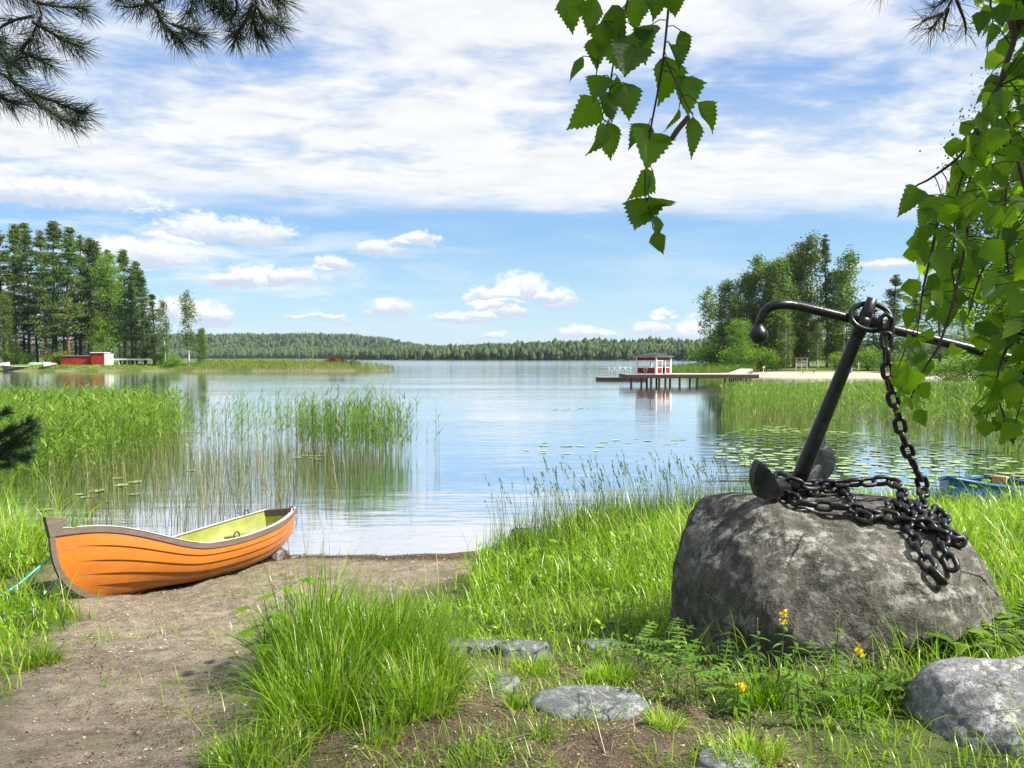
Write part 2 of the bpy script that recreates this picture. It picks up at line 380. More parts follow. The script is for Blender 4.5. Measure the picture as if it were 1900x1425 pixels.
def build_ground():
    ang = np.concatenate([np.linspace(-180, -44, 46, endpoint=False), np.linspace(-44, 44, 470, endpoint=False), np.linspace(44, 180, 46, endpoint=False)])
    ang = np.radians(ang)
    r = np.concatenate([[.02, .6, 1.2, 1.8], np.linspace(2.3, 12.5, 200), np.geomspace(12.7, 400, 150), np.geomspace(412, 3000, 55)])
    A, Rr = np.meshgrid(ang, r); x = (Rr * np.sin(A)).ravel(); y = (Rr * np.cos(A)).ravel()
    z, n, l, f = ground_z(x, y, True)
    sand, soil, grass = cover(x, y, n)
    nr, na = len(r), len(ang); i = np.arange(nr - 1)[:, None] * na; j = np.arange(na)[None, :]; j2 = (j + 1) % na
    Q = np.stack([i + j, i + na + j, i + na + j2, i + j2], 2).reshape(-1, 4)[:, ::-1]
    beach = smooth(.0, .8, n) * smooth(13, 9, n) * smooth(88, 96, y) * smooth(30, 36, x) * (y < 125)
    beach = np.maximum(beach, smooth(1.6, .2, n) * (y > 90) * (y < 125))
    shore = smooth(1.6, .2, l) * (l > -1) * (y < 200)
    me = mesh_np('ground', np.stack([x, y, z], 1), Q, True, {'sand': sand, 'soil': soil, 'beach': np.maximum(beach, shore * .28), 'wet': smooth(.45, .05, n) * (y < 40), 'wood': smooth(0, 8, np.maximum(l, f)) + smooth(108, 122, y) * (n > 0)})
    m, q = new_mat('ground'); oc = q.n('ShaderNodeTexCoord').outputs['Object']
    fine = q.noise(oc, 55, 6, .68); mid = q.noise(oc, 7, 6, .6); big = q.noise(oc, 1.3, 5, .6)
    grain = q.n('ShaderNodeTexVoronoi'); q.put(grain.inputs['Vector'], oc); grain.inputs['Scale'].default_value = 85
    c_s = q.mix(q.rng(mid, .35, .65), (.29, .245, .185), (.15, .12, .085))
    c_s = q.mix(q.rng(big, .52, .68, 0, .7), c_s, (.19, .165, .115))
    c_s = q.mix(q.rng(fine, .52, .66, 0, .85), c_s, (.09, .065, .045))
    c_s = q.mix(q.rng(q.noise(q.map(oc, (1, 3.0, 1), rot=(0, 0, .5)), 9, 6, .7), .58, .68, 0, .75), c_s, (.16, .085, .06))
    c_s = q.mix(q.rng(q.noise(oc, 2.6, 6, .72), .53, .64, 0, .55), c_s, (.12, .125, .06))
    c_s = q.mix(q.rng(grain.outputs['Distance'], .0, .22, .55, 0), c_s, (.44, .40, .34))
    c_e = q.mix(q.rng(mid, .35, .7), (.060, .042, .028), (.125, .092, .060)); c_e = q.mix(q.rng(fine, .5, .72), c_e, (.19, .145, .10))
    c_e = q.mix(q.rng(q.noise(oc, 2.2, 6, .7), .45, .60, 0, .8), c_e, (.080, .095, .030))
    c_g = q.mix(q.rng(mid, .3, .7), (.050, .075, .018), (.085, .10, .03))
    c_b = q.mix(q.rng(mid, .3, .7), (.47, .39, .29), (.36, .30, .22))
    c_w = q.mix(q.rng(big, .35, .65), (.10, .16, .030), (.055, .085, .022))
    c = q.mix(q.rng(q.attr('wood'), 0, 1), c_g, c_w)
    c = q.mix(q.attr('soil'), c, c_e); c = q.mix(q.attr('sand'), c, c_s); c = q.mix(q.attr('beach'), c, c_b)
    c = q.mix(q.m('MULTIPLY', q.attr('wet'), .8), c, (.075, .045, .03))
    h = q.m('ADD', q.m('MULTIPLY', fine, .5), q.m('ADD', q.m('MULTIPLY', mid, 1.4), q.m('MULTIPLY', grain.outputs['Distance'], .35)))
    b = principled(q, c, q.rng(q.attr('wet'), 0, 1, .92, .55), .2, 0, bump(q, h, .75, .03)); q.L.new(b.outputs[0], q.out.inputs[0])
    return tag(link('ground', me, m), kind='structure')
build_ground()

def build_water():
    m, q = new_mat('lake_water'); oc = q.n('ShaderNodeTexCoord').outputs['Object']
    a = q.noise(q.map(oc, (.9, 2.6, 1)), 1.6, 4, .55, .3); b_ = q.noise(q.map(oc, (.10, .5, 1)), 1.0, 4, .6)
    c_ = q.noise(q.map(oc, (3, 6, 1)), 2.0, 3, .5)
    calm = q.rng(q.noise(q.map(oc, (.012, .06, 1)), 1.0, 4, .55), .38, .62, .25, 1.0)
    h = q.m('ADD', q.m('MULTIPLY', a, .022), q.m('ADD', q.m('MULTIPLY', b_, .14), q.m('MULTIPLY', c_, .004)))
    sp = q.n('ShaderNodeSeparateXYZ'); q.L.new(oc, sp.inputs[0]); h = q.m('MULTIPLY', h, q.m('MULTIPLY', calm, q.m('MULTIPLY', q.rng(sp.outputs[1], 25, 260, 1, .18), q.m('MAXIMUM', q.rng(sp.outputs[0], 5, 10, 1, .22), q.rng(sp.outputs[1], 50, 70, 0, 1)))))
    bp = q.n('ShaderNodeBump'); bp.inputs['Strength'].default_value = .40; bp.inputs['Distance'].default_value = 1.0; q.L.new(h, bp.inputs['Height'])
    d = q.n('ShaderNodeBsdfDiffuse'); q.put(d.inputs[0], (.17, .19, .205)); q.L.new(bp.outputs[0], d.inputs['Normal'])
    g = q.n('ShaderNodeBsdfGlossy'); q.put(g.inputs[0], (1, 1, 1)); q.put(g.inputs['Roughness'], q.rng(sp.outputs[1], 20, 300, .035, .13)); q.L.new(bp.outputs[0], g.inputs['Normal'])
    fr = q.n('ShaderNodeFresnel'); fr.inputs['IOR'].default_value = 1.33; q.L.new(bp.outputs[0], fr.inputs['Normal'])
    x = q.n('ShaderNodeMixShader'); q.put(x.inputs[0], q.rng(fr.outputs[0], .02, .24, .62, .985))
    q.L.new(d.outputs[0], x.inputs[1]); q.L.new(g.outputs[0], x.inputs[2]); q.L.new(x.outputs[0], q.out.inputs[0])
    V = [(-2950, 5, 0), (2950, 5, 0), (2950, 2950, 0), (-2950, 2950, 0)]
    return tag(link('lake_water', mesh_np('lake_water', V, [[0, 1, 2, 3]]), m), kind='structure')
build_water()

# ------------------------------------------------------------------ far woods on the opposite shores (one mass)
M_FAR = foliage('far_wood', [(0, (.020, .042, .022)), (.5, (.034, .062, .026)), (1, (.075, .110, .038))], trans=.12, rough=.8, spec=.1)
def build_far():
    R = np.random.RandomState(3); xs, ys = [], []
    def fill(x0, x1, y0, y1, n):
        xs.append(R.uniform(x0, x1, n)); ys.append(R.uniform(y0, y1, n))
    fill(-1100, -240, 1150, 1480, 13000); fill(-1000, -300, 1480, 2100, 7000); fill(-270, 60, 690, 1150, 8000); fill(0, 330, 520, 950, 9500); fill(230, 620, 500, 800, 8000); fill(-300, 500, 1000, 1900, 7000)
    x = np.concatenate(xs); y = np.concatenate(ys); z, n, l, f = ground_z(x, y, True)
    k = (f > 1.5) & (np.abs(x) < y * .72 + 20); x, y, z, f = x[k], y[k], z[k], f[k]
    N = len(x); h = R.uniform(7.0, 13.5, N) * (.50 + .85 * fbm2(x / 70, y / 70, 3, 9)) * np.where(R.rand(N) < .05, 1.3, 1) * np.interp(y, [500, 800, 1400], [.8, .95, 1.15])
    r = h * R.uniform(.13, .24, N); leafy = R.rand(N) < .45; r = np.where(leafy, h * .27, r)
    lev = np.array([0.02, .28, .30, .55, .57, .8, 1.0]); rr = np.array([1.0, .72, .95, .45, .66, .25, .0]); rl = np.array([.5, .95, 1.0, .98, .92, .62, .05])
    ns = 6; a = np.linspace(0, 2 * np.pi, ns, endpoint=False)
    rad = np.where(leafy[:, None], rl[None], rr[None])[:, :, None] * r[:, None, None] * R.uniform(.65, 1.35, (N, len(lev), ns))
    aa = a[None, None] + R.uniform(0, 6, N)[:, None, None]
    V = np.stack([x[:, None, None] + rad * np.cos(aa), y[:, None, None] + rad * np.sin(aa), z[:, None, None] + h[:, None, None] * (lev[None, :, None] + R.uniform(-.03, .03, (N, len(lev), ns)))], 3)
    b = (np.arange(N) * len(lev) * ns)[:, None, None]; i = (np.arange(len(lev) - 1) * ns)[None, :, None]; j = np.arange(ns)[None, None]; j2 = (j + 1) % ns
    Q = np.stack([b + i + j, b + i + j2, b + i + ns + j2, b + i + ns + j], 3).reshape(-1, 4)
    tint = np.clip(np.where(leafy, R.uniform(.5, 1.0, N), R.uniform(0, .55, N)) + (fbm2(x / 55, y / 55, 3, 2) - .5) * 1.1, 0, 1)
    me = mesh_np('far_wood', V, Q, False, {'tint': np.repeat(tint, len(lev) * ns)})
    tag(link('far_wood', me, M_FAR), 'dense mixed forest covering the low hills on the opposite shore', 'forest', kind='stuff')
build_far()
# a tiny cottage and a light strip of rock on the far shore
MT = {}
MT['white'] = plain('white_paint', (.80, .79, .75), .55, .4, var=.12)
MT['falu'] = plain('falu_red_boards', (.20, .028, .018), .75, .2, var=.35, scale=3, stretch=(6, 6, .6), bmp=.3)
MT['red'] = plain('red_shed_boards', (.36, .030, .024), .7, .25, var=.3, scale=3, stretch=(6, 6, .5), bmp=.3)
MT['roof'] = plain('dark_roof_felt', (.055, .055, .062), .85, .2, var=.35)
MT['greywood'] = plain('weathered_wood', (.30, .27, .235), .8, .2, var=.4, scale=2.5, stretch=(1, 8, 8), bmp=.35)
MT['darkwood'] = plain('dark_wet_wood', (.050, .038, .030), .75, .3, var=.4, scale=4, bmp=.3)
MT['lightwood'] = plain('pale_deck_boards', (.50, .46, .40), .8, .2, var=.3, scale=2.5, stretch=(8, 1, 1), bmp=.3)
MT['galv'] = plain('galvanised_steel', (.55, .57, .60), .45, .5, .5, var=.2)
def far_cottage():
    P = at(498, 664.6, .8); P = Vector((P.x, 1345, 0)); P.x = (498 - CX) / F * 1345; z = gz(P.x, P.y)
    t = thing('cottage', 'tiny pale yellow cottage at the waterline below the far wooded hill', 'cottage', (P.x, P.y - 8, max(z, .8)))
    b = MB(); b.box((-4.5, -3, 0), (4.5, 3, 3.4)); b.build('wall', plain('cream_boards', (.75, .66, .42), .7), t)
    b = MB(); b.add([(-5, -3.6, 3.4), (5, -3.6, 3.4), (5, 3.6, 3.4), (-5, 3.6, 3.4), (-5, 0, 5.4), (5, 0, 5.4)], [(0, 1, 5, 4), (2, 3, 4, 5), (1, 2, 5), (3, 0, 4), (3, 2, 1, 0)]); b.build('roof', MT['white'], t)
    b = MB(); b.box((-1.2, -3.06, .9), (1.2, -3.0, 2.4)); b.build('window', MT['roof'], t)
far_cottage()
# ------------------------------------------------------------------ background trees
M_BARKP = plain('pine_bark', (.20, .115, .065), .9, .1, var=.5, scale=3, bmp=.4)
M_BARKS = plain('spruce_bark', (.10, .080, .062), .9, .1, var=.5, scale=3)
def birch_bark():
    m, q = new_mat('birch_bark'); oc = q.n('ShaderNodeTexCoord').outputs['Object']
    n = q.noise(q.map(oc, (1, 1, 3.5)), 2.2, 5, .65)
    b = principled(q, q.mix(q.rng(n, .54, .60), (.62, .60, .56), (.05, .045, .04)), .8, .2); q.L.new(b.outputs[0], q.out.inputs[0]); return m
M_BARKB = birch_bark()
M_PINE = foliage('pine_foliage', [(0, (.040, .080, .024)), (.5, (.085, .145, .034)), (1, (.16, .235, .048))], .30, .6, .25, vary=.22)
M_SPRUCE = foliage('spruce_foliage', [(0, (.032, .064, .024)), (.5, (.058, .104, .030)), (1, (.11, .16, .04))], .24, .6, .25, vary=.2)
M_BIRCH = foliage('birch_foliage', [(0, (.060, .105, .018)), (.5, (.105, .170, .026)), (1, (.18, .25, .045))], .42, .5, .35, vary=.2)
M_LUSH = foliage('lush_foliage', [(0, (.080, .175, .020)), (.5, (.155, .29, .028)), (1, (.24, .38, .045))], .44, .5, .35, vary=.15)
def clumps(C, cs, R, per, sx, sz, size, tints):
    """leaf cards gathered round clump centres"""
    n = len(C); k = np.repeat(np.arange(n), per); g = R.normal(size=(len(k), 3)) * np.array([1, 1, 1.])
    P = C[k] + g * np.stack([cs[k] * sx, cs[k] * sx, cs[k] * sz], 1)
    return P, k, np.clip(tints[k] + R.normal(size=len(k)) * .13, 0, 1)
def make_tree(kind, seed):
    """unit meshes of a tree 20 m tall: trunk and crown"""
    R = np.random.RandomState(seed); H = 20.; cl = Cloud(); tr = MB()
    bend = R.uniform(-.5, .5, 2); zs = np.linspace(0, 1, 9)
    path = [(bend[0] * z * z + .15 * math.sin(5 * z + seed), bend[1] * z * z + .12 * math.cos(4 * z + seed), z * H) for z in zs]
    axis = lambda z: np.stack([np.interp(z, zs * H, [p[0] for p in path]), np.interp(z, zs * H, [p[1] for p in path]), z], -1)
    if kind == 'pine':
        tr.tube(path, [.24 * (1 - .85 * z) + .02 for z in zs], 7); nb = 105; z = H * (.20 + .79 * R.rand(nb) ** 1.05); t = (z / H - .20) / .80
        L = 3.6 * np.clip(1 - t ** 1.25, 0.03, 1) ** .85 * R.uniform(.35, 1.25, nb) * (.55 + .45 * smooth(0, .3, t)); az = R.uniform(0, 6.28, nb)
        Cs, ss, tt = [], [], []
        for i in range(nb):
            a = axis(z[i]); d = np.array([math.cos(az[i]), math.sin(az[i]), .12 + .35 * t[i]]); e = a + d * L[i]
            tr.tube([a, a + d * L[i] * .5 - np.array([0, 0, .1]), e], [.05, .035, .012], 4)
            for f in np.linspace(.35, 1.0, 5): Cs.append(a + d * L[i] * f + R.normal(size=3) * .18); ss.append((.34 + .2 * R.rand()) * (1 - .55 * t[i])); tt.append(R.uniform(.0, .9))
        Cs.append(axis(H * .985)); ss.append(.14); tt.append(.5)
        C = np.array(Cs); P, k, ti = clumps(C, np.array(ss), R, 26, 1.25, .24, 0, np.array(tt))
        cl.leaves(P, R.uniform(.22, .42, len(P)), R, ti, .34, .1); mt, mb = M_PINE, M_BARKP
    elif kind == 'spruce':
        tr.tube(path, [.22 * (1 - .93 * z) + .01 for z in zs], 7); nb = 150; z = H * (.06 + .93 * R.rand(nb) ** .9); t = z / H
        L = 2.7 * (1 - t) ** .8 * R.uniform(.6, 1.1, nb) + .1; az = R.uniform(0, 6.28, nb); Cs, ss, tt = [], [], []
        for i in range(nb):
            a = axis(z[i]); q = R.uniform(.15, .75)
            for f in np.linspace(.15, 1, 5):
                Cs.append(a + np.array([math.cos(az[i]) * L[i] * f, math.sin(az[i]) * L[i] * f, -.40 * L[i] * f + .28 * L[i] * f * f])); ss.append(.14 + .12 * (1 - t[i])); tt.append(q)
        Cs.append(axis(H * .985)); ss.append(.1); tt.append(.5)
        P, k, ti = clumps(np.array(Cs), np.array(ss), R, 9, 1.25, .7, 0, np.array(tt)); cl.leaves(P, R.uniform(.2, .42, len(P)), R, ti, .36, .2); mt, mb = M_SPRUCE, M_BARKS
    elif kind in ('birch', 'slim'):
        slim = kind == 'slim'; tr.tube(path, [.17 * (1 - .92 * z) + .012 for z in zs], 7)
        nb = 56 if slim else 130; z0 = .20 if slim else .10; z = H * (z0 + (.97 - z0) * R.rand(nb)); t = (z / H - z0) / (1 - z0)
        L = (1.9 if slim else 3.9) * (np.sin(np.pi * np.clip(t * .80 + .16, 0, 1)) ** .7) * R.uniform(.5, 1.1, nb) + .15; az = R.uniform(0, 6.28, nb); Cs, ss, tt = [], [], []
        for i in range(nb):
            a = axis(z[i]); d = np.array([math.cos(az[i]), math.sin(az[i]), .75]); d /= np.linalg.norm(d); e = a + d * L[i]; e[2] -= .25 * L[i]
            tr.tube([a, a + d * L[i] * .55, e], [.035, .022, .008], 4); q = R.uniform(.05, .95)
            for f in np.linspace(.4, 1.05, 5):
                Cs.append(a + (e - a) * f + R.normal(size=3) * .25 - np.array([0, 0, .45 * f])); ss.append(.30 + .2 * R.rand()); tt.append(q + R.normal() * .12)
        Cs.append(axis(H * .985)); ss.append(.25); tt.append(.6)
        P, k, ti = clumps(np.array(Cs), np.array(ss), R, 13 if slim else 17, .85, 1.35, 0, np.array(tt)); cl.leaves(P, R.uniform(.18, .42, len(P)), R, ti, .7); mt, mb = M_BIRCH, M_BARKB
    elif kind == 'lush':
        tr.tube(path, [.20 * (1 - .9 * z) + .012 for z in zs], 7); nb = 110; z = H * (.05 + .92 * R.rand(nb)); t = z / H
        L = 5.2 * (np.sin(np.pi * np.clip(t * .82 + .14, 0, 1)) ** .75) * R.uniform(.4, 1.1, nb) + .2; az = R.uniform(0, 6.28, nb); Cs, ss, tt = [], [], []
        for i in range(nb):
            a = axis(z[i]); d = np.array([math.cos(az[i]), math.sin(az[i]), .35]); e = a + d * L[i]; tr.tube([a, (a + e) / 2, e], [.05, .03, .01], 4); q = R.uniform(.05, .95)
            for f in np.linspace(.35, 1.05, 5): Cs.append(a + (e - a) * f + R.normal(size=3) * .35); ss.append(.45 + .25 * R.rand()); tt.append(q + R.normal() * .1)
        P, k, ti = clumps(np.array(Cs), np.array(ss), R, 17, 1.1, .62, 0, np.array(tt)); cl.leaves(P, R.uniform(.2, .42, len(P)), R, ti, .6); mt, mb = M_LUSH, M_BARKS
    else:  # bush: 4 m tall, many stems
        for k_ in range(7):
            a = k_ * .9; tr.tube([(0, 0, 0), (.5 * math.cos(a), .5 * math.sin(a), 1.5), (1.1 * math.cos(a), 1.1 * math.sin(a), 3.0)], [.05, .03, .01], 5)
        nb = 150; u = R.normal(size=(nb, 3)); u /= np.linalg.norm(u, axis=1, keepdims=True); C = u * np.array([2.2, 2.2, 1.8]) * (R.rand(nb, 1) ** .4) * R.uniform(.75, 1.1, (nb, 1)) + np.array([0, 0, 1.9]); C[:, 2] = np.abs(C[:, 2])
        P, k, ti = clumps(C, R.uniform(.25, .5, nb), R, 22, 1., .7, 0, R.uniform(.0, 1, nb)); P[:, 2] = np.maximum(P[:, 2], .05); cl.leaves(P, R.uniform(.12, .28, len(P)), R, ti, .65); mt, mb = (M_BIRCH if seed % 2 else M_LUSH), M_BARKS
    rt = thing({'pine': 'pine_tree', 'spruce': 'spruce_tree', 'birch': 'birch_tree', 'slim': 'birch_tree', 'lush': 'leafy_tree', 'bush': 'bush'}[kind], None, {'bush': 'bush'}.get(kind, 'tree'))
    tr.build('stem' if kind == 'bush' else 'trunk', mb, rt); link('crown', cl.mesh('crown'), mt, rt); return rt
PROTO = {}
def plant_tree(kind, var, px, top, Y, label, group, wide=1.0, pyb=None):
    key = (kind, var)
    if key in PROTO: r = copy_tree(PROTO[key])
    else: r = PROTO[key] = make_tree(kind, 100 + 17 * var + len(kind) * 7)
    x = (px - CX) / F * Y * 1.0; z = gz(x, Y); z = max(z, .02)
    zt = CAMH + (HZ - top) / F * Y; h = zt - z; s = h / (4.1 if kind == 'bush' else 20.)
    k = wide * (1 if kind == 'bush' else (20. / h) ** .35)
    r.location = (x, Y, z - .05); r.scale = (s * k, s * k, s); r.rotation_euler = (0, 0, (px * .37 + top) % 6.28)
    return tag(r, label, None, group)
GL, GR = 'trees of the wood on the left shore', 'trees of the grove behind the beach'
for a in [  # kind, variant, photo x, photo y of the top, distance, label, width
    ('pine', 0, -45, 440, 162, 'tall pine cut by the left picture edge behind the boats', 1.1), ('pine', 1, 8, 424, 166, 'pine with open top at the far left of the wood'),
    ('pine', 2, 30, 420, 158, 'tall pine above the dark moored boat on left shore'), ('pine', 0, 56, 417, 164, 'pine with pointed top, second from left in the wood skyline'),
    ('pine', 1, 84, 428, 157, 'broad pine standing behind the red and white boat'), ('pine', 2, 106, 415, 163, 'highest pine of the left wood, its top above all others', 1.1),
    ('pine', 0, 128, 424, 158, 'tall pine right beside the highest pine of the wood', 1.05), ('pine', 1, 150, 436, 165, 'pine with rounded top behind the low red shed'),
    ('pine', 2, 168, 445, 166, 'tall pine rising behind the joint of the two red sheds'), ('pine', 0, 186, 450, 166, 'pine whose top stands over the bright green tree'),
    ('pine', 1, 208, 462, 167, 'dense pine just right of the bright green tree top'), ('pine', 2, 232, 466, 165, 'pine with spiky top on the falling right slope of the wood'),
    ('pine', 0, 252, 486, 164, 'shorter pine on the right slope of the wood'), ('spruce', 0, 268, 500, 158, 'dark spruce near the right end of the left wood', 1.25),
    ('spruce', 1, 288, 545, 161, 'low dark spruce with drooping boughs at the wood edge', 1.5), ('spruce', 0, 246, 520, 160.2, 'spruce standing over the white rail fence', 1.3),
    ('birch', 0, 14, 545, 156, 'pale birch with white trunk beside the boats at far left', .8), ('lush', 0, 202, 474, 159.6, 'bright green broadleaf tree standing out of the pines', .72),
    ('lush', 1, 186, 582, 159.4, 'round leafy tree right behind the tall red shed', .75), ('slim', 1, 306, 552, 154, 'thin half bare birch right of the wood, before the gap', 1.0),
    ('slim', 0, 352, 540, 154.5, 'lone slender birch with white trunk on the narrow spit', 1.15), ('birch', 1, 374, 608, 155.5, 'small bushy birch leaning beside the lone slender birch', .75),
    ('spruce', 1, 70, 520, 170, 'shaded spruce deep in the wood behind the red and white boat', 1.3), ('spruce', 0, 140, 530, 170, 'shaded spruce deep in the wood behind the low red shed', 1.3),
    ('spruce', 1, -15, 520, 168, 'shaded spruce at the picture edge behind the pale birch', 1.3), ('spruce', 1, 222, 540, 172, 'shaded spruce deep in the wood behind the fence', 1.3), ('spruce', 0, 100, 560, 160, 'dark young spruce filling the gap between pine trunks', 1.5),
    ('spruce', 0, 20, 560, 161, 'dark young spruce behind the black boat, under the pines', 1.6), ('spruce', 1, 45, 575, 165, 'dark young spruce behind the upturned canoe', 1.6), ('spruce', 0, 120, 585, 163, 'dark young spruce behind the end of the low shed', 1.6), ('spruce', 1, 165, 570, 164, 'dark young spruce between the bright green tree and the low shed', 1.5), ('spruce', 1, 272, 575, 160, 'dark young spruce at the foot of the sloping wood edge', 1.6), ('spruce', 0, -25, 570, 160, 'dark young spruce at the edge of the photo behind the pale birch', 1.6)]:
    plant_tree(a[0], a[1], a[2], a[3], a[4], a[5], GL, a[6] if len(a) > 6 else 1.0)
for a in [(25, 640, 157, 'low green bush left of the red and white boat', 1.1), (50, 652, 157.5, 'round bush on the grass behind the green upturned canoe', 1.2), (300, 650, 158, 'dark bush at the right foot of the wood', 1.2),
          (322, 655, 153, 'low bush beside the lone birch on the spit', 1.2), (240, 655, 160, 'bush under the spruces behind the white rail fence', 1.2), (110, 645, 158, 'bush at the foot of the pines left of the low red shed', 1.6),
          (532, 668, 156, 'low round bush in the reeds in the middle of the spit', .9), (655, 664, 160, 'rounded green bush near the end of the spit', .9), (420, 670, 154.5, 'small bush in the reeds near the start of the spit', .9)]:
    plant_tree('bush', a[0] % 2, a[0], a[1], a[2], a[3], 'bushes along the left shore', a[4])
for a in [('slim', 0, 1318, 533, 150, 'slender airy birch at the left end of the grove', 1.5), ('birch', 1, 1352, 520, 140, 'birch with thin top, second from the left of the grove', 1.1), ('birch', 0, 1386, 508, 138, 'broad yellow green birch above the anchor stock ball'),
          ('birch', 2, 1412, 476, 135, 'tall birch behind the bend of the anchor stock', 1.15), ('birch', 1, 1445, 480, 132, 'tall birch left of the tallest crown of the grove', 1.1), ('birch', 0, 1472, 470, 138, 'tall birch just left of the pointed spruce of the grove', 1.1),
          ('birch', 2, 1500, 439, 134, 'tallest birch of the grove, beside the pointed spruce', 1.1), ('spruce', 0, 1533, 434, 130, 'dark pointed spruce rising between the birches', .95), ('slim', 1, 1568, 459, 128, 'airy birch with see-through top right of the pointed spruce', 1.5),
          ('birch', 1, 1548, 500, 140, 'birch right behind the anchor head', 1.2), ('pine', 1, 1655, 508, 126, 'dark pine standing behind the anchor ring', 1.0), ('spruce', 1, 1622, 560, 132, 'low dark spruce just behind the anchor head', 1.4),
          ('pine', 2, 1700, 520, 132, 'dark pine half hidden by the leaf curtain', 1.0), ('spruce', 0, 1742, 500, 128, 'spruce hidden behind the leaf curtain', 1.3), ('spruce', 1, 1340, 575, 146, 'small dark spruce at the left foot of the grove', 1.4),
          ('birch', 2, 1458, 585, 118, 'small birch with a clean white trunk at the sand edge', .75), ('slim', 0, 1517, 600, 119, 'young thin birch at the sand edge left of the anchor shank', 1.1), ('spruce', 0, 1430, 560, 142, 'dark spruce filling the grove behind the white birch trunk', 1.5),
          ('spruce', 1, 1500, 560, 145, 'dark spruce filling the grove behind the notice board', 1.5), ('spruce', 0, 1585, 570, 140, 'dark spruce filling the grove behind the anchor shank', 1.5), ('spruce', 1, 1395, 560, 139, 'dark spruce behind the leafy tree by the gangway', 1.6), ('spruce', 0, 1472, 545, 143, 'dark spruce deep in the grove above the notice stand', 1.6), ('spruce', 1, 1548, 590, 133, 'dark young spruce behind the lower anchor shank', 1.7), ('spruce', 0, 1640, 600, 126, 'dark young spruce at the back of the beach', 1.7), ('birch', 0, 1430, 500, 136, 'bushy birch in the middle of the grove', 1.0), ('birch', 2, 1365, 550, 134, 'lower bushy birch near the tip of the grove', 1.0), ('lush', 1, 1375, 590, 124, 'leafy green tree on the bank behind the gangway', .9),
          ('lush', 0, 1690, 600, 116, 'leafy tree over the right end of the beach', .9), ('lush', 1, 1790, 560, 105, 'leafy tree beyond the beach behind the leaf curtain', .9), ('lush', 0, 1880, 540, 92, 'leafy tree at the right end of the bay', .9)]:
    plant_tree(a[0], a[1], a[2], a[3], a[4], a[5], GR, a[6] if len(a) > 6 else 1.0)
for a in [(1318, 630, 146, 'rounded bush at the left tip of the grove', 1.5), (1345, 640, 142, 'dense bush behind the reeds near the pavilion', 1.4), (1412, 640, 122, 'big green bush behind the end of the gangway', 1.3), (1372, 634, 128, 'bright bush just left of the gangway end', 1.3),
          (1440, 655, 121, 'low bush left of the white birch trunk', 1.1), (1560, 650, 122, 'dark bush behind the blue bin', 1.3), (1610, 640, 118, 'bush at the back of the beach right of the blue bin', 1.4), (1665, 650, 112, 'bush behind the hanging chain', 1.3),
          (1760, 655, 84, 'dark bush at the right end of the beach', 1.2), (1810, 640, 72, 'dark bush by the right end of the reed bed', 1.2), (1875, 650, 60, 'bush at the right picture edge behind the reeds', 1.2), (1715, 672, 100, 'low dark bush on the right of the sand', 1.2), (1775, 690, 66, 'small dark shrub hanging over the reeds at right', 1.3)]:
    plant_tree('bush', a[0] % 2, a[0], a[1], a[2], a[3], 'bushes round the beach', a[4])
# rust coloured dead bush on the rocks of the spit
def rust_bush():
    x = (622 - CX) / F * 161.5; z = gz(x, 161.5); R = np.random.RandomState(5); cl = Cloud()
    t = thing('dead_bush', 'rust brown dead bush on the stony end of the spit', 'bush', (x, 161.5, z))
    C = np.stack([R.normal(0, 2.0, 120), R.normal(0, .6, 120), np.abs(R.normal(.9, .5, 120)) + .3], 1); C[:, 2] *= 1.0 - np.minimum(np.abs(C[:, 0]) / 5, .8)
    P, k, ti = clumps(C, np.full(120, .3), R, 22, 1, .6, 0, R.rand(120)); P[:, 2] = np.maximum(P[:, 2], .02)
    cl.leaves(P, R.uniform(.12, .3, len(P)), R, ti, .6)
    link('crown', cl.mesh('crown'), foliage('rust_leaves', [(0, (.055, .022, .014)), (.5, (.11, .042, .024)), (1, (.16, .085, .04))], .2, .8, .1), t)
    b = MB()
    for k_ in range(9): b.tube([(k_ * .5 - 2, 0, 0), (k_ * .52 - 2.1, .1, .5), (k_ * .55 - 2.2, 0, 1.0)], [.03, .02, .008], 4)
    b.build('stem', MT['darkwood'], t)
rust_bush()
# ------------------------------------------------------------------ things on the left shore
def shed(label, px0, px1, py0, Y, depth, mat, roofmat, side=None):
    x0, x1 = (px0 - CX) / F * Y, (px1 - CX) / F * Y; z0 = gz((x0 + x1) / 2, Y) - .05; h = CAMH + (HZ - py0) / F * Y - z0
    t = thing('shed', label, 'shed', ((x0 + x1) / 2, Y, z0)); w = (x1 - x0) / 2
    b = MB(); b.box((-w, 0, 0), (w, depth, h - .12)); b.build('wall', mat, t)
    b = MB(); b.box((-w - .12, -.2, h - .117), (w + .12, depth + .2, h + .05), .02); b.build('roof', roofmat, t)
    if side is not None: b = MB(); b.box((w + .003, -.02, 0), (w + side, depth * .8, h - .25)); b.build('end_panel', MT['white'], t)
    b = MB(); b.box((-w * .35, -.05, .02), (w * .35, -.002, min(h - .35, 1.85))); b.build('door', mat, t)
    return t
shed('long low red boat shed with a pale roof edge under the pines', 113, 169, 660, 156.2, 2.2, MT['red'], MT['greywood'])
shed('taller red shed with a white end panel, next to the low shed', 170, 194, 654, 155.4, 2.2, MT['red'], MT['white'], .95)
def rail_fence(label, name, px0, px1, pyt, Y, n, mat):
    x0, x1 = (px0 - CX) / F * Y, (px1 - CX) / F * Y; z = gz((x0 + x1) / 2, Y); zt = CAMH + (HZ - pyt) / F * Y
    t = thing(name, label, 'fence', (x0, Y, z)); b = MB(); b.box((0, -.06, zt - z - .3), (x1 - x0, .06, zt - z)); b.build('rail', mat, t)
    for k in range(n):
        xx = (x1 - x0) * k / (n - 1); b = MB(); b.box((xx - .06, .063, -.2), (xx + .06, .18, zt - z)); b.build('post', mat, t)
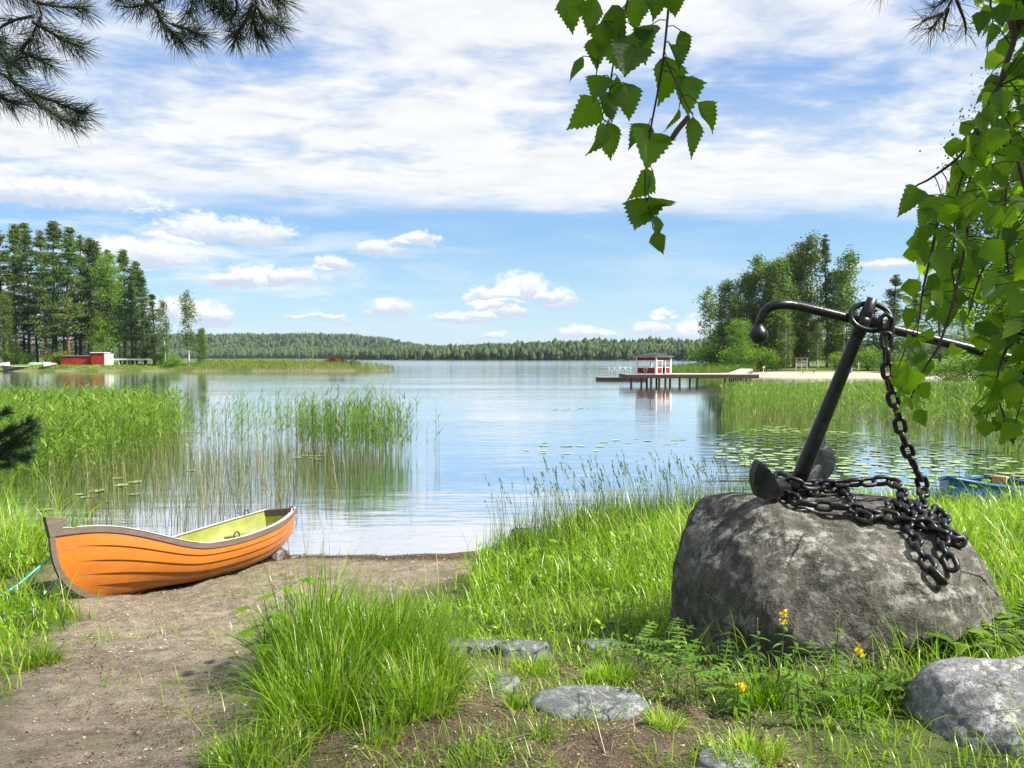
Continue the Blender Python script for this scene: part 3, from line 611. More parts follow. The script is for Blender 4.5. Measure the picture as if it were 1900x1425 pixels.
rail_fence('white rail fence running right from the tall red shed', 'rail_fence', 206, 280, 665.4, 156, 6, MT['white'])
def hull_vf(L, B, D, rise=.3, transom=.7, ns=22, nv=9, flip=False):
    """generic small boat shell, bow at x=0, stern at x=L; returns outer grid"""
    G = []
    for i in range(ns + 1):
        u = i / ns; b = B / 2 * (1 - (1 - min(u / .55, 1)) ** 2.1) * (1 - (1 - transom) * max(0, (u - .55) / .45) ** 1.6); sz = D + rise * (1 - u) ** 2.2
        row = []
        for j in range(nv + 1):
            v = j / nv; th = v * math.pi / 2; xs = .16 * L * (1 - math.sin(th)) * (1 - u) ** 3; zb = sz * (1 - math.cos(th)) ** (.7 + .4 * (1 - u))
            row.append((u * L + xs, b * math.sin(th) ** .75, zb))
        G.append(row)
    return G
def small_boat(name, label, px, Y, L, B, D, rz, mats, z=None, upturned=False, thwarts=2):
    x = (px - CX) / F * Y; z = gz(x, Y) if z is None else z
    t = thing(name, label, 'boat', (x, Y, z), rz); G = hull_vf(L, B, D); ns = len(G); nv = len(G[0]); sg = -1 if upturned else 1; zo = (D + .3) if upturned else 0
    def shell(off, mat, nm):
        b = MB()
        for s in (-1, 1):
            V = [(p[0] - L / 2, s * max(p[1] - off, 0), zo + sg * (p[2] + off)) for row in G for p in row]
            Fs = [(i * nv + j, i * nv + j + 1, (i + 1) * nv + j + 1, (i + 1) * nv + j) for i in range(ns - 1) for j in range(nv - 1)]
            b.add(V, Fs if s * sg > 0 else [f[::-1] for f in Fs], True)
        row = G[-1]; V = [(p[0] - L / 2 - off, p[1] - off if p[1] > off else 0, zo + sg * (p[2] + off)) for p in row] + [(p[0] - L / 2 - off, -(p[1] - off) if p[1] > off else 0, zo + sg * (p[2] + off)) for p in row][::-1]
        b.add(V, [tuple(range(len(V)))]); return b.build(nm, mat, t)
    shell(0, mats[0], 'hull')
    if not upturned: shell(.025, mats[1], 'inner_hull')
    b = MB()
    for s in (-1, 1): b.tube([(row[-1][0] - L / 2, s * row[-1][1], zo + sg * row[-1][2]) for row in G], .035, 6)
    row = G[-1][-1]; b.tube([(L / 2, -row[1], zo + sg * row[2]), (L / 2, row[1], zo + sg * row[2])], .035, 6); b.build('gunwale', mats[2], t)
    if not upturned:
        for k in range(thwarts):
            r = G[int(ns * (.4 + .3 * k))]; b = MB(); b.box((r[0][0] - L / 2 - .12, -r[-2][1] * .93, D * .62), (r[0][0] - L / 2 + .12, r[-2][1] * .93, D * .62 + .03)); b.build('thwart', mats[1], t)
    return t
MT['boatblack'] = plain('black_gelcoat', (.022, .023, .026), .3, .5); MT['boatred'] = plain('red_gelcoat', (.45, .06, .045), .35, .5); MT['boatgreen'] = plain('pale_green_gelcoat', (.30, .42, .30), .4, .5)
MT['boatwhite'] = plain('white_gelcoat', (.75, .75, .73), .3, .5, var=.08); MT['boatblue'] = plain('blue_gelcoat', (.012, .085, .26), .35, .5, var=.35)
small_boat('motorboat', 'white boat cut by the left picture edge on the far shore', -6, 152.0, 4.6, 1.7, .8, math.radians(200), (MT['boatwhite'], MT['boatwhite'], MT['greywood']))
small_boat('rowing_boat', 'black boat with a white stripe at the waterline of the left shore', 26, 150.2, 4.4, 1.6, .85, math.radians(60), (MT['boatblack'], MT['boatblack'], MT['boatwhite']), z=.12)
small_boat('rowing_boat', 'white boat with a red inside on the grass of the left shore', 90, 152.4, 4.2, 1.9, .8, math.radians(97), (MT['boatwhite'], MT['boatred'], MT['boatred']), z=.85)
small_boat('canoe', 'pale green upturned canoe on the grass behind the red and white boat', 69, 154.5, 3.2, .8, .4, math.radians(25), (MT['boatgreen'],) * 3, upturned=True)
# ------------------------------------------------------------------ the dock and its pavilion
DZ = 1.06
def dock():
    x0, x1 = 11.75, 25.4; t = thing('dock', 'wooden dock on dark piles carrying the small red pavilion', 'dock', (0, 0, 0))
    b = MB(); n = 74
    for k in range(n):
        a = x0 + (x1 - x0) * k / n; b.box((a, 77.6, DZ - .05), (a + (x1 - x0) / n - .02, 82.8, DZ))
    b.build('deck', MT['lightwood'], t)
    b = MB(); b.box((x0 - .02, 77.53, DZ - .42), (x1, 77.68, DZ - .053)); b.box((x0 - .02, 82.7, DZ - .42), (x1, 82.85, DZ - .053)); b.box((x0 + .1, 80.0, DZ - .40), (x1, 80.2, DZ - .053))
    b.box((x0 - .02, 77.69, DZ - .42), (x0 + .12, 82.69, DZ - .055)); b.build('beam', MT['darkwood'], t)
    for px, Y in ((1171, 77.9), (1190, 77.9), (1200, 82.2), (1208, 77.9), (1218, 82.2), (1223, 77.9), (1234.5, 77.9), (1243, 77.9), (1261, 77.9), (1280, 77.9), (1293.5, 77.9), (1345, 82.2), (1375, 82.2)):
        x = (px - CX) / F * Y; b = MB(); b.tube([(x, Y, -1.5), (x + .02, Y, DZ - .06)], .115, 8); b.build('pile', MT['darkwood'], t)
    t2 = thing('gangway', 'long pale plank gangway from the dock back to the beach', 'gangway', (0, 0, 0)); b = MB(); A = Vector((24.5, 82.9, DZ)); B = Vector((32.0, 103, 1.25)); d = (B - A); L = d.length; d.normalize()
    M = Matrix.Translation(A) @ Vector((0, 1, 0)).rotation_difference(d).to_matrix().to_4x4()
    for k in range(90): b.box((-.8, L * k / 90, -.06), (.8, L * k / 90 + L / 90 - .02, 0), M=M)
    b.build('deck', MT['lightwood'], t2); b = MB(); b.box((-.85, 0, -.3), (-.77, L, -.063), M=M); b.box((.77, 0, -.3), (.85, L, -.063), M=M); b.build('beam', MT['greywood'], t2)
    for k in range(7):
        for s in (-.72, .72): p = A + d * (L * (k + .5) / 7) + Vector((s, 0, 0)); b = MB(); b.tube([(p.x, p.y, -1.2), (p.x, p.y, DZ - .1)], .08, 7); b.build('pile', MT['darkwood'], t2)
    t3 = thing('pontoon', 'low dark floating pontoon beyond the left end of the dock', 'pontoon', (0, 0, 0)); b = MB(); b.box((10.6, 92.6, .02), (16.5, 95.6, .30), .03); b.build('float', MT['darkwood'], t3)
    b = MB(); b.box((10.55, 92.55, .303), (16.55, 95.65, .37)); b.build('deck', MT['greywood'], t3)
    t4 = thing('railing', 'thin steel railing with crossed bars on the floating pontoon', 'railing', (12.2, 94.9, .37)); n = 4; Lr = 2.75
    b = MB(); b.tube([(-1.1, 0, 1.2), (Lr, 0, 1.2)], .025, 6); b.tube([(0, 0, .15), (Lr, 0, .15)], .02, 6); b.build('rail', MT['galv'], t4)
    for k in range(n + 1): b = MB(); b.tube([(Lr * k / n, 0, 0), (Lr * k / n, 0, 1.2)], .025, 6); b.build('post', MT['galv'], t4)
    b = MB()
    for k in range(n): b.tube([(Lr * k / n, 0, .15), (Lr * (k + 1) / n, 0, 1.2)], .014, 5); b.tube([(Lr * k / n, .03, 1.2), (Lr * (k + 1) / n, .03, .15)], .014, 5)
    b.build('cross_bars', MT['galv'], t4)
dock()
def pavilion():
    t = thing('pavilion', 'small open red and white pavilion with a dark roof on the dock', 'pavilion', ((1213 - CX) / F * 80.1, 80.2, DZ), math.radians(43))
    a = 1.26; H = 1.80; lo = .70; up = 1.42
    for sx in (-1, 1):
        for sy in (-1, 1): b = MB(); b.box((sx * a - .07, sy * a - .07, 0), (sx * a + .07, sy * a + .07, H), .01); b.build('post', MT['white'], t)
    def side(rot, door):
        M = Matrix.Rotation(rot, 4, 'Z'); e = a - .073; segs = [(-e, e)] if not door else [(-e, -.22), (.30, e)]
        r = MB(); w = MB()
        for (p, q) in segs:
            r.box((p + .07, -a - .02, .07), (q - .07, -a + .02, lo - .06), M=M)
            w.box((p, -a - .035, .0), (q, -a + .035, .068), M=M); w.box((p, -a - .035, lo - .058), (q, -a + .035, lo + .02), M=M)
            w.box((p, -a - .035, .07), (p + .068, -a + .035, lo - .06), M=M); w.box((q - .068, -a - .035, .07), (q, -a + .035, lo - .06), M=M)
            if door: x = p if p > 0 else q - .06; w.box((x, -a - .03, lo + .022), (x + .06, -a + .03, up - .003), M=M)
        r.box((-e, -a - .02, up), (e, -a + .02, H - .05), M=M); w.box((-e, -a - .034, up - .05), (-.03 if door else e, -a + .034, up - .003), M=M)
        r.build('wall_panel', MT['falu'], t); w.build('trim', MT['white'], t)
    side(0, True); side(-math.pi / 2, False); side(math.pi / 2, False); side(math.pi, False)
    b = MB(); o = a + .30; b.box((-o + .03, -o + .03, H - .045), (o - .03, o - .03, H + .03)); b.build('eave_board', MT['white'], t)
    b = MB(); o = a + .34; b.add([(-o, -o, H + .033), (o, -o, H + .033), (o, o, H + .033), (-o, o, H + .033), (-o, -o, H + .075), (o, -o, H + .075), (o, o, H + .075), (-o, o, H + .075), (-.12, -.12, H + .45), (.12, -.12, H + .45), (.12, .12, H + .45), (-.12, .12, H + .45)],
        [(3, 2, 1, 0), (0, 1, 5, 4), (1, 2, 6, 5), (2, 3, 7, 6), (3, 0, 4, 7), (4, 5, 9, 8), (5, 6, 10, 9), (6, 7, 11, 10), (7, 4, 8, 11), (8, 9, 10, 11)]); b.build('roof', MT['roof'], t)
    b = MB(); b.box((-.95, .4, .0), (.95, .8, .42)); b.build('bench', MT['greywood'], t)
    M = Matrix.Translation(t.location) @ Matrix.Rotation(math.radians(43), 4, 'Z')
    lb = thing('lifebuoy', 'white ring lifebuoy hanging on the left wall of the pavilion', 'lifebuoy', M @ Vector((-a - .075, .05, .41)), math.radians(43))
    b = MB(); b.tube([(0, 0.205 * math.cos(k * math.pi / 12), 0.205 * math.sin(k * math.pi / 12)) for k in range(24)], .045, 8, close=True); b.build('ring', MT['boatwhite'], lb)
    for k in range(4):
        an = k * math.pi / 2 + .4; b = MB(); b.tube([(0, 0.205 * math.cos(an + e), 0.205 * math.sin(an + e)) for e in (-.16, 0, .16)], .049, 8); b.build('band', MT['boatred'], lb)
pavilion()
def beach_things():
    def put(px, py): p = on_ground(px, py); return p
    Y = 117; x = (1487 - CX) / F * Y; z = gz(x, Y); t = thing('notice_board', 'grey wooden frame stand at the edge of the grove', 'stand', (x, Y, z))
    for s in (-.85, 0, .85): b = MB(); b.box((s - .06, -.06, -.2), (s + .06, .06, 1.95)); b.build('post', MT['lightwood'], t)
    b = MB(); b.box((-1.0, -.3, 1.95), (1.0, .4, 2.03)); b.build('roof', MT['greywood'], t); b = MB(); b.box((-.78, -.03, 1.0), (-.07, .03, 1.6)); b.box((.07, -.03, .7), (.78, .03, 1.2)); b.build('board', MT['greywood'], t)
    Y = 112; x = (1577 - CX) / F * Y; z = gz(x, Y); t = thing('bin', 'small blue bin at the back of the beach', 'bin', (x, Y, z))
    b = MB(); b.tube([(0, 0, 0), (0, 0, .1), (0, 0, .8)], [.24, .27, .33], 14); b.build('body', plain('blue_plastic', (.10, .22, .42), .5), t); b = MB(); b.tube([(0, 0, .8), (0, 0, .86), (0, 0, .9)], [.35, .35, .2], 14); b.build('lid', MT['galv'], t)
    Y = 113; x = (1593 - CX) / F * Y; z = gz(x, Y); b = MB(); b.tube([(x, Y, z - .2), (x, Y, z + 1.5)], .07, 7); tag(b.build('post', MT['lightwood'], None), 'bare pale wooden post right of the blue bin', 'post')
    Y = 104.5; x = (1403 - CX) / F * Y; z = gz(x, Y); t = thing('warning_sign', 'thin pole with a small yellow sign at the end of the gangway', 'sign', (x + 1.0, Y, z)); b = MB(); b.tube([(0, 0, -.2), (0, 0, 1.6)], .03, 6); b.build('pole', MT['galv'], t)
    b = MB(); b.tube([(0, -.04, 1.6), (0, -.06, 1.6)], .2, 12); b.build('plate', plain('yellow_plate', (.55, .50, .12), .5), t)
    Y = 113; x = (1500 - CX) / F * Y; z = gz(x, Y); t = thing('bench', 'low grey plank bench on the sand below the stand', 'bench', (x, Y, z)); b = MB(); b.box((-1.1, -.2, .40), (1.1, .2, .46)); b.build('seat', MT['greywood'], t)
    for s in (-.85, .85): b = MB(); b.box((s - .06, -.17, -.05), (s + .06, .17, .398)); b.build('leg', MT['greywood'], t)
beach_things()
# ------------------------------------------------------------------ orange rowing boat
def rowboat():
    L, B = 3.75, 1.42
    def orange():
        m, q = new_mat('orange_hull'); oc = q.n('ShaderNodeTexCoord').outputs['Object']
        n = q.noise(q.map(oc, (1, 1, 4)), 3, 6, .65); f = q.noise(oc, 90, 3, .6)
        c = q.mix(q.rng(n, .35, .7), (.46, .145, .014), (.36, .105, .011)); c = q.mix(q.rng(f, .55, .75, 0, .35), c, (.36, .10, .016))
        sp = q.n('ShaderNodeSeparateXYZ'); q.L.new(oc, sp.inputs[0])
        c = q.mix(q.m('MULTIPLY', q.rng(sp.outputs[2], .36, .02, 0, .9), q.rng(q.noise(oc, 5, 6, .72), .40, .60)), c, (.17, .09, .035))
        sc_ = q.noise(q.map(oc, (.7, 1, 9)), 7, 6, .75); c = q.mix(q.rng(sc_, .60, .68, 0, .55), c, (.50, .33, .17))
        b = principled(q, c, q.rng(n, .3, .7, .32, .55), .45, 0, bump(q, q.noise(oc, 14, 4), .06, .01)); q.L.new(b.outputs[0], q.out.inputs[0]); return m
    def lime():
        m, q = new_mat('lime_inside'); oc = q.n('ShaderNodeTexCoord').outputs['Object']; n = q.noise(oc, 4, 6, .65)
        c = q.mix(q.rng(n, .35, .65), (.27, .29, .040), (.16, .19, .025)); c = q.mix(q.rng(q.noise(oc, 2.0, 5, .7), .52, .7, 0, .7), c, (.42, .39, .15))
        b = principled(q, c, .55, .4); q.L.new(b.outputs[0], q.out.inputs[0]); return m
    MO, ML = orange(), lime(); MG = plain('brown_grey_gunwale', (.135, .098, .080), .6, .35, var=.3, scale=5, stretch=(.5, 6, 6), bmp=.15)
    bowX, bowY, stX, stY = BOATPOS[:4]; ang = math.atan2(stY - bowY, stX - bowX)
    t = thing('rowing_boat', 'orange clinker rowing boat with lime green inside, drawn up on the sandy shore', 'boat', (bowX, bowY, BOATPOS[4]), ang)
    t.rotation_euler = (math.radians(HEEL), math.radians(BOATPOS[5]), ang)
    def sheer(u): return .45 + .46 * max(0, 1 - u / .62) ** 2.8 + .17 * max(0, (u - .45) / .55) ** 1.8
    def half(u): return B / 2 * (math.sin(math.pi / 2 * min(u / .58, 1)) ** 0.98) * (1 - .64 * max(0, (u - .58) / .42) ** 2.2)
    def hp(u, v, off=0.):
        th = v * math.pi / 2; sz = sheer(u); zs = sheer(0)
        xs = 1.02 * (1 - math.sin(th)) ** 1.55; w = (1 - u) ** 2.0
        # the stern rises a little and the transom leans back
        ul = u * (L - .10 * (1 - v)) ; x = ul * (1 - 0) + xs * (1 - u) ** 1.2
        kz = .16 * max(0, (u - .6) / .4) ** 2
        zm = kz + (sz - kz) * (1 - math.cos(th)) ** .95; zb = zs * (1 - math.cos(th)) ** .80 if v > 0 else 0
        s = float(smooth(0, .42, u)); z = zb * (1 - s) + zm * s
        ex = .62 + .38 * (1 - s); y = half(u) * math.sin(th) ** (ex)
        return Vector((x, y, z))
    def hpo(u, v, off):
        p = hp(u, v); e = 1e-3; du = hp(min(u + e, 1), v) - hp(max(u - e, 0), v); dv = hp(u, min(v + e, 1)) - hp(u, max(v - e, 0))
        n = du.cross(dv); n = n.normalized() if n.length > 1e-12 else Vector((0, 1, 0))
        if n.y < 0: n = -n
        q = p + n * off
        if q.y < 0: q.y = 0
        return q
    NU = 36; us = [(i / NU) ** 1.15 for i in range(NU + 1)]; ed = [0, .26, .42, .56, .70, .84, 1.0]
    hb = MB(); bands = []
    for k in range(6):
        vs = [ed[k] + (ed[k + 1] - ed[k]) * j / 5 for j in range(6)]
        for s in (-1, 1):
            V = []
            for u in us:
                fade = float(smooth(.03, .14, u)) * .020
                for j, v in enumerate(vs):
                    p = hpo(u, v, fade * (1 - j / 5.) * (k > 0)); V.append((p.x, s * p.y, p.z))
            Fs = [(i * 6 + j, i * 6 + j + 1, (i + 1) * 6 + j + 1, (i + 1) * 6 + j) for i in range(NU) for j in range(5)]
            hb.add(V, Fs if s < 0 else [f[::-1] for f in Fs], True)
            if k > 0:
                V = []
                for u in us:
                    fade = float(smooth(.03, .14, u)) * .020
                    for o in (0., fade): p = hpo(u, ed[k], o); V.append((p.x, s * p.y, p.z))
                Fs = [(i * 2, i * 2 + 1, i * 2 + 3, i * 2 + 2) for i in range(NU)]; hb.add(V, Fs if s < 0 else [f[::-1] for f in Fs])
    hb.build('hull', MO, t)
    ib = MB(); vs = [j / 12 for j in range(13)]
    for s in (-1, 1):
        V = []
        for u in us:
            for v in vs: p = hpo(u, v, -.022); V.append((p.x, s * p.y, max(p.z, .03)))
        Fs = [(i * 13 + j, i * 13 + j + 1, (i + 1) * 13 + j + 1, (i + 1) * 13 + j) for i in range(NU) for j in range(12)]
        ib.add(V, Fs if s > 0 else [f[::-1] for f in Fs], True)
    ib.build('inner_hull', ML, t)
    for nm, mt, dx in (('transom', MO, 0), ('inner_transom', ML, -.03)):
        b = MB(); V = []
        for s in (1, -1):
            for v in (vs if s > 0 else vs[::-1]): p = hp(1, v); V.append((p.x + dx, s * p.y * (1 if dx == 0 else .985), p.z))
        b.add(V, [tuple(range(len(V)))]); b.build(nm, mt, t)
    b = MB()                                                          # gunwale rails, each a rectangular rail bent along the sheer
    for s in (-1, 1):
        V = []; uu = [i / 40 for i in range(41)]
        for u in uu:
            p = hp(u, 1); q = hp(u, .93); wd = .045
            for (dy, dz) in ((.022, .014), (.024, -.046), (-.004, -.046), (-.026, .014)):
                y = p.y + dy if dz > 0 else (p.y + dy); V.append((p.x, s * max(y, .0), p.z + dz))
        Fs = [(i * 4 + j, i * 4 + (j + 1) % 4, i * 4 + 4 + (j + 1) % 4, i * 4 + 4 + j) for i in range(40) for j in range(4)] + [(3, 2, 1, 0), (160, 161, 162, 163)]
        b.add(V, [f[::-1] for f in Fs] if s > 0 else Fs)
    p = hp(1, 1); b.box((p.x - .045, -p.y - .03, p.z - .07), (p.x + .035, p.y + .03, p.z + .022), .006); b.build('gunwale', MG, t)
    b = MB()                                                          # pale capping on the gunwale's top
    for s in (-1, 1):
        V = []
        for u in uu[2:]:
            p = hp(u, 1); V += [(p.x, s * (p.y + .030), p.z + .020), (p.x, s * (p.y + .030), p.z + .030), (p.x, s * (p.y - .032), p.z + .030), (p.x, s * (p.y - .032), p.z + .020)]
        m_ = len(uu) - 3; Fs = [(i * 4 + j, i * 4 + (j + 1) % 4, i * 4 + 4 + (j + 1) % 4, i * 4 + 4 + j) for i in range(m_) for j in range(4)] + [(3, 2, 1, 0)]
        b.add(V, [f[::-1] for f in Fs] if s > 0 else Fs)
    b.build('capping', plain('pale_alloy_capping', (.52, .50, .47), .5, .4, var=.3), t)
    b = MB(); V = []; n = 18                                          # stem post and keel
    prof = [hp(0, j / n) for j in range(n + 1)]
    for j, p in enumerate(prof):
        tg = (prof[min(j + 1, n)] - prof[max(j - 1, 0)]).normalized(); nn = Vector((-tg.z, 0, tg.x)); w = .024
        o, i_ = p + nn * .035, p - nn * .02
        V += [(o.x, -w * .6, o.z), (o.x, w * .6, o.z), (i_.x, w, i_.z), (i_.x, -w, i_.z)]
    Fs = [(i * 4 + j, i * 4 + (j + 1) % 4, i * 4 + 4 + (j + 1) % 4, i * 4 + 4 + j) for i in range(n) for j in range(4)] + [(0, 1, 2, 3)]
    b.add(V, Fs); p = prof[-1]
    b.add([(p.x - .036, -.022, p.z - .05), (p.x - .036, .022, p.z - .05), (p.x + .05, .03, p.z - .05), (p.x + .05, -.03, p.z - .05), (p.x - .075, -.022, p.z + .17), (p.x - .075, .022, p.z + .17), (p.x + .16, .03, p.z + .115), (p.x + .16, -.03, p.z + .115)],
          [(3, 2, 1, 0), (4, 5, 6, 7), (0, 1, 5, 4), (1, 2, 6, 5), (2, 3, 7, 6), (3, 0, 4, 7)])
    b.build('stem_post', MG, t)
    b = MB(); b.tube([(.8 + (L - .9) * k / 12, 0, -.018 + .10 * max(0, ((.8 + (L - .9) * k / 12) / L - .6) / .4) ** 2) for k in range(13)], .028, 6); b.build('keel', MG, t)
    for u, zt, wd in ((.30, .70, .13), (.58, .66, .14), (.84, .62, .15)):
        z = sheer(u) * zt; y = half(u) * .78; b = MB(); b.box((u * L - wd, -y, z), (u * L + wd, y, z + .032), .006); b.build('thwart', ML, t)
    b = MB()                                                          # side bench along the near side, aft
    V = []
    for u in [.70 + .03 * k for k in range(10)]:
        u = min(u, .985); z = sheer(u) * .74; p = half(u)
        V += [(u * L, -p * .84, z), (u * L, -p * .84, z + .03), (u * L, -p * .45, z + .03), (u * L, -p * .45, z)]
    Fs = [(i * 4 + j, i * 4 + (j + 1) % 4, i * 4 + 4 + (j + 1) % 4, i * 4 + 4 + j) for i in range(9) for j in range(4)] + [(3, 2, 1, 0), (36, 37, 38, 39)]; b.add(V, Fs); b.build('side_bench', ML, t)
    for u in (.52, .93):
        for s in (-1, 1): p = hp(u, 1); b = MB(); b.tube([(p.x + .05 * math.cos(k * math.pi / 4), s * p.y, p.z + .055 + .045 * math.sin(k * math.pi / 4)) for k in range(-1, 6)], .010, 6); b.build('oarlock', MT['roof'], t)
    bpy.context.view_layer.update(); t['_']=0; del t['_']
    if globals().get('DBG'):
        M=t.matrix_world
        ng=lambda u: tuple(v*k for v,k in zip(hp(u,1),(1,-1,1)))
        def pr(nm,pt):
            w=M@Vector(pt); a,b_,c=proj(np.array([w[:]])); print('DBG',nm,round(a[0]),round(b_[0]),'z',round(w.z,2),'g',round(gz(w.x,w.y),2))
        for u in (0,.1,.2,.3,.4,.5,.6,.7,.8,.9,.95,1): pr('near%.2f'%u,ng(u))
        pr('far1',tuple(hp(1,1))); pr('far.5',tuple(hp(.5,1))); pr('far.75',tuple(hp(.75,1)))
        for u in (.1,.2,.3,.4,.5,.6,.7,.8,.9):
            best=None
            for v in (0,.1,.2,.3,.4,.5):
                q=tuple(a*k for a,k in zip(hp(u,v),(1,-1,1))); w=M@Vector(q); a,b_,c=proj(np.array([w[:]]))
                if best is None or b_[0]>best[1]: best=(a[0],b_[0],w.z,gz(w.x,w.y))
            print('DBG bottom',u,[round(float(x),2) for x in best])
    return t
HEEL = -7.5
BOATPOS = (-4.72, 7.75, -3.72, 10.5, .07, 2.9)
BOAT = rowboat()
def mooring_rope():
    A = atY(103, 1027, 8.03); B0 = on_ground(-60, 1140); mid = (A + B0) / 2 + Vector((0, 0, -.05))
    m = plain('turquoise_rope', (.12, .55, .62), .7, .2, var=.25, scale=60, bmp=.4)
    t = thing('mooring_rope', 'turquoise mooring rope tied at the bow of the orange boat', 'rope', A)
    b = MB(); b.tube([p - A for p in spline([A, A + (mid - A) * .5 + Vector((0, 0, .0)), mid, B0], 6)], .010, 6); b.build('line', m, t)
    b = MB(); q = [A, A + Vector((.03, -.05, -.10)), A + Vector((.06, -.05, -.24)), A + Vector((-.06, -.06, -.37)), A + Vector((-.22, -.05, -.44))]
    b.tube([p - A for p in spline(q, 6)], .007, 6); b.tube([Vector((.03 * math.cos(k * .8), .03 * math.sin(k * .8), -.01 * k + .03)) for k in range(14)], .010, 6); b.build('loose_end', m, t)
mooring_rope()
# ------------------------------------------------------------------ rocks
def rock_mat(name, dark, mid, light, lichen, amount=.5, streak=True, sc=1.0):
    m, q = new_mat(name); oc = q.n('ShaderNodeTexCoord').outputs['Object']
    n1 = q.noise(oc, 2.2 * sc, 7, .68, .4); n2 = q.noise(oc, 11 * sc, 6, .7); n3 = q.noise(oc, 48 * sc, 5, .7); n4 = q.noise(q.map(oc, (2.2, 2.2, .35)), 3.5 * sc, 6, .65, .5)
    nz = q.n('ShaderNodeSeparateXYZ'); q.L.new(q.n('ShaderNodeNewGeometry').outputs['Normal'], nz.inputs[0]); upf = q.rng(nz.outputs[2], .25, .85)
    c = q.mix(q.rng(n1, .41, .59), dark, mid); c = q.mix(q.rng(n2, .50, .68, 0, .85), c, light)
    if streak: c = q.mix(q.m('MULTIPLY', q.rng(n4, .50, .64, 0, .85), q.rng(upf, 0, 1, 1, .2)), c, tuple(x * .55 for x in dark))
    c = q.mix(q.rng(n3, .50, .70, 0, .7), c, tuple(x * .45 for x in dark))
    sp = q.n('ShaderNodeTexVoronoi'); q.put(sp.inputs['Vector'], q.map(oc, (1, 1, 1))); sp.inputs['Scale'].default_value = 16 * sc
    lm = q.m('MULTIPLY', q.rng(q.m('ADD', n2, q.m('MULTIPLY', n3, .5)), .76 - .06 * amount, .86 - .06 * amount), q.rng(q.noise(oc, 3.1 * sc, 4, .6), .45, .6, .1, 1.0))
    c = q.mix(q.m('MULTIPLY', lm, q.m('ADD', .35, q.m('MULTIPLY', upf, .65))), c, lichen)
    c = q.mix(q.m('MULTIPLY', q.rng(q.noise(oc, 4.5 * sc, 5, .65), .54, .66, 0, .55), q.rng(upf, 0, 1, .8, .3)), c, (.045, .060, .022))
    vo = q.n('ShaderNodeTexVoronoi', feature='DISTANCE_TO_EDGE'); q.put(vo.inputs['Vector'], q.mix(.12, oc, q.noise(oc, 4 * sc, 4, .6, out='Color'))); vo.inputs['Scale'].default_value = 1.7 * sc
    crack = q.m('MULTIPLY', q.rng(vo.outputs['Distance'], .0, .022, 1, 0), q.rng(q.noise(oc, 1.7 * sc, 3), .46, .58))
    c = q.mix(q.m('MULTIPLY', crack, .7), c, tuple(x * .25 for x in dark))
    gr = q.noise(oc, 150 * sc, 2, .5); c = q.mix(q.rng(gr, .40, .66, .0, .38), c, light); c = q.mix(q.rng(gr, .46, .34, 0, .45), c, tuple(x * .3 for x in dark))
    n1 = q.m('SUBTRACT', n1, q.m('MULTIPLY', crack, .35))
    h = q.m('ADD', q.m('MULTIPLY', n1, 1.2), q.m('ADD', q.m('MULTIPLY', n2, .55), q.m('MULTIPLY', n3, .22)))
    b = principled(q, c, .9, .2, 0, bump(q, h, .9, .05 / sc)); q.L.new(b.outputs[0], q.out.inputs[0]); return m
def rock(name, label, cat, C, planes, mat, amp=.05, seed=0, sub=6, p=11, freq=2.0, group=None):
    import bmesh
    bm = bmesh.new(); bmesh.ops.create_icosphere(bm, subdivisions=sub, radius=1); D = np.array([v.co[:] for v in bm.verts]); Fs = np.array([[v.index for v in f.verts] for f in bm.faces], np.int32); bm.free()
    D /= np.linalg.norm(D, axis=1, keepdims=True); s = 0
    for n, d in planes:
        n = np.array(n, float); n /= np.linalg.norm(n); s = s + np.maximum(D @ n, 0) ** p / d ** p
    r = s ** (-1 / p); P = D * r[:, None]
    k = amp * ((fbm(P * freq + seed, 5, seed) - .5) * 2.4 + (np.abs(fbm(P * freq * 2.3 + 9 + seed, 4, seed + 40) - .5)) * -1.3 + (fbm(P * freq * 9 + seed, 3, seed + 60) - .5) * .35)
    P = P + D * k[:, None]; me = mesh_np(name, P, Fs, True)
    return tag(link(name, me, mat, None, C), label, cat, group)
M_BIG = rock_mat('boulder_stone', (.032, .032, .026), (.100, .092, .076), (.185, .172, .150), (.34, .345, .30), .6)
BC = Vector((2.345, 5.55, 1.20))
BOULDER = rock('boulder', 'huge dark grey boulder carrying the anchor and its chain', 'rock', BC,
    [((.02, -.30, 1), .52), ((.0, .2, 1), .58), ((-.05, -1, .10), 1.0), ((-1, -.15, .10), .985), ((-.75, -.75, .18), 1.03), ((-.72, -.25, .72), .75), ((-.35, -.75, .72), .80), ((1, -.1, .36), .97), ((.72, -.2, .72), .94), ((.6, -.8, .25), 1.02),
     ((.25, -.75, .62), .86), ((0, 1, .15), .85), ((0, 0, -1), .75), ((-.6, .7, .1), 1.0), ((.7, .7, .2), 1.0)], M_BIG, .075, 3, 7, 17, 1.5)
M_SM = rock_mat('pale_stone', (.085, .088, .092), (.19, .19, .195), (.33, .33, .34), (.50, .50, .49), .7, False, 1.5)
P = on_ground(1810, 1440)
rock('boulder', 'rounded pale grey boulder with lichen in the bottom right corner', 'rock', (2.43, 3.42, 0.90), [((0, -.2, 1), .30), ((-.7, -.2, .7), .37), ((-1, 0, .1), .44), ((0, -1, .3), .42), ((-.5, -.8, .4), .42), ((.6, -.3, .7), .42), ((1, 0, .2), .62), ((0, 1, .2), .5), ((0, 0, -1), .35), ((.5, -.8, .2), .5)], M_SM, .035, 8, 6, 10, 3.0)
M_SLAB = rock_mat('slab_stone', (.085, .092, .092), (.155, .165, .165), (.235, .245, .245), (.36, .37, .36), .25, False, 1.7)
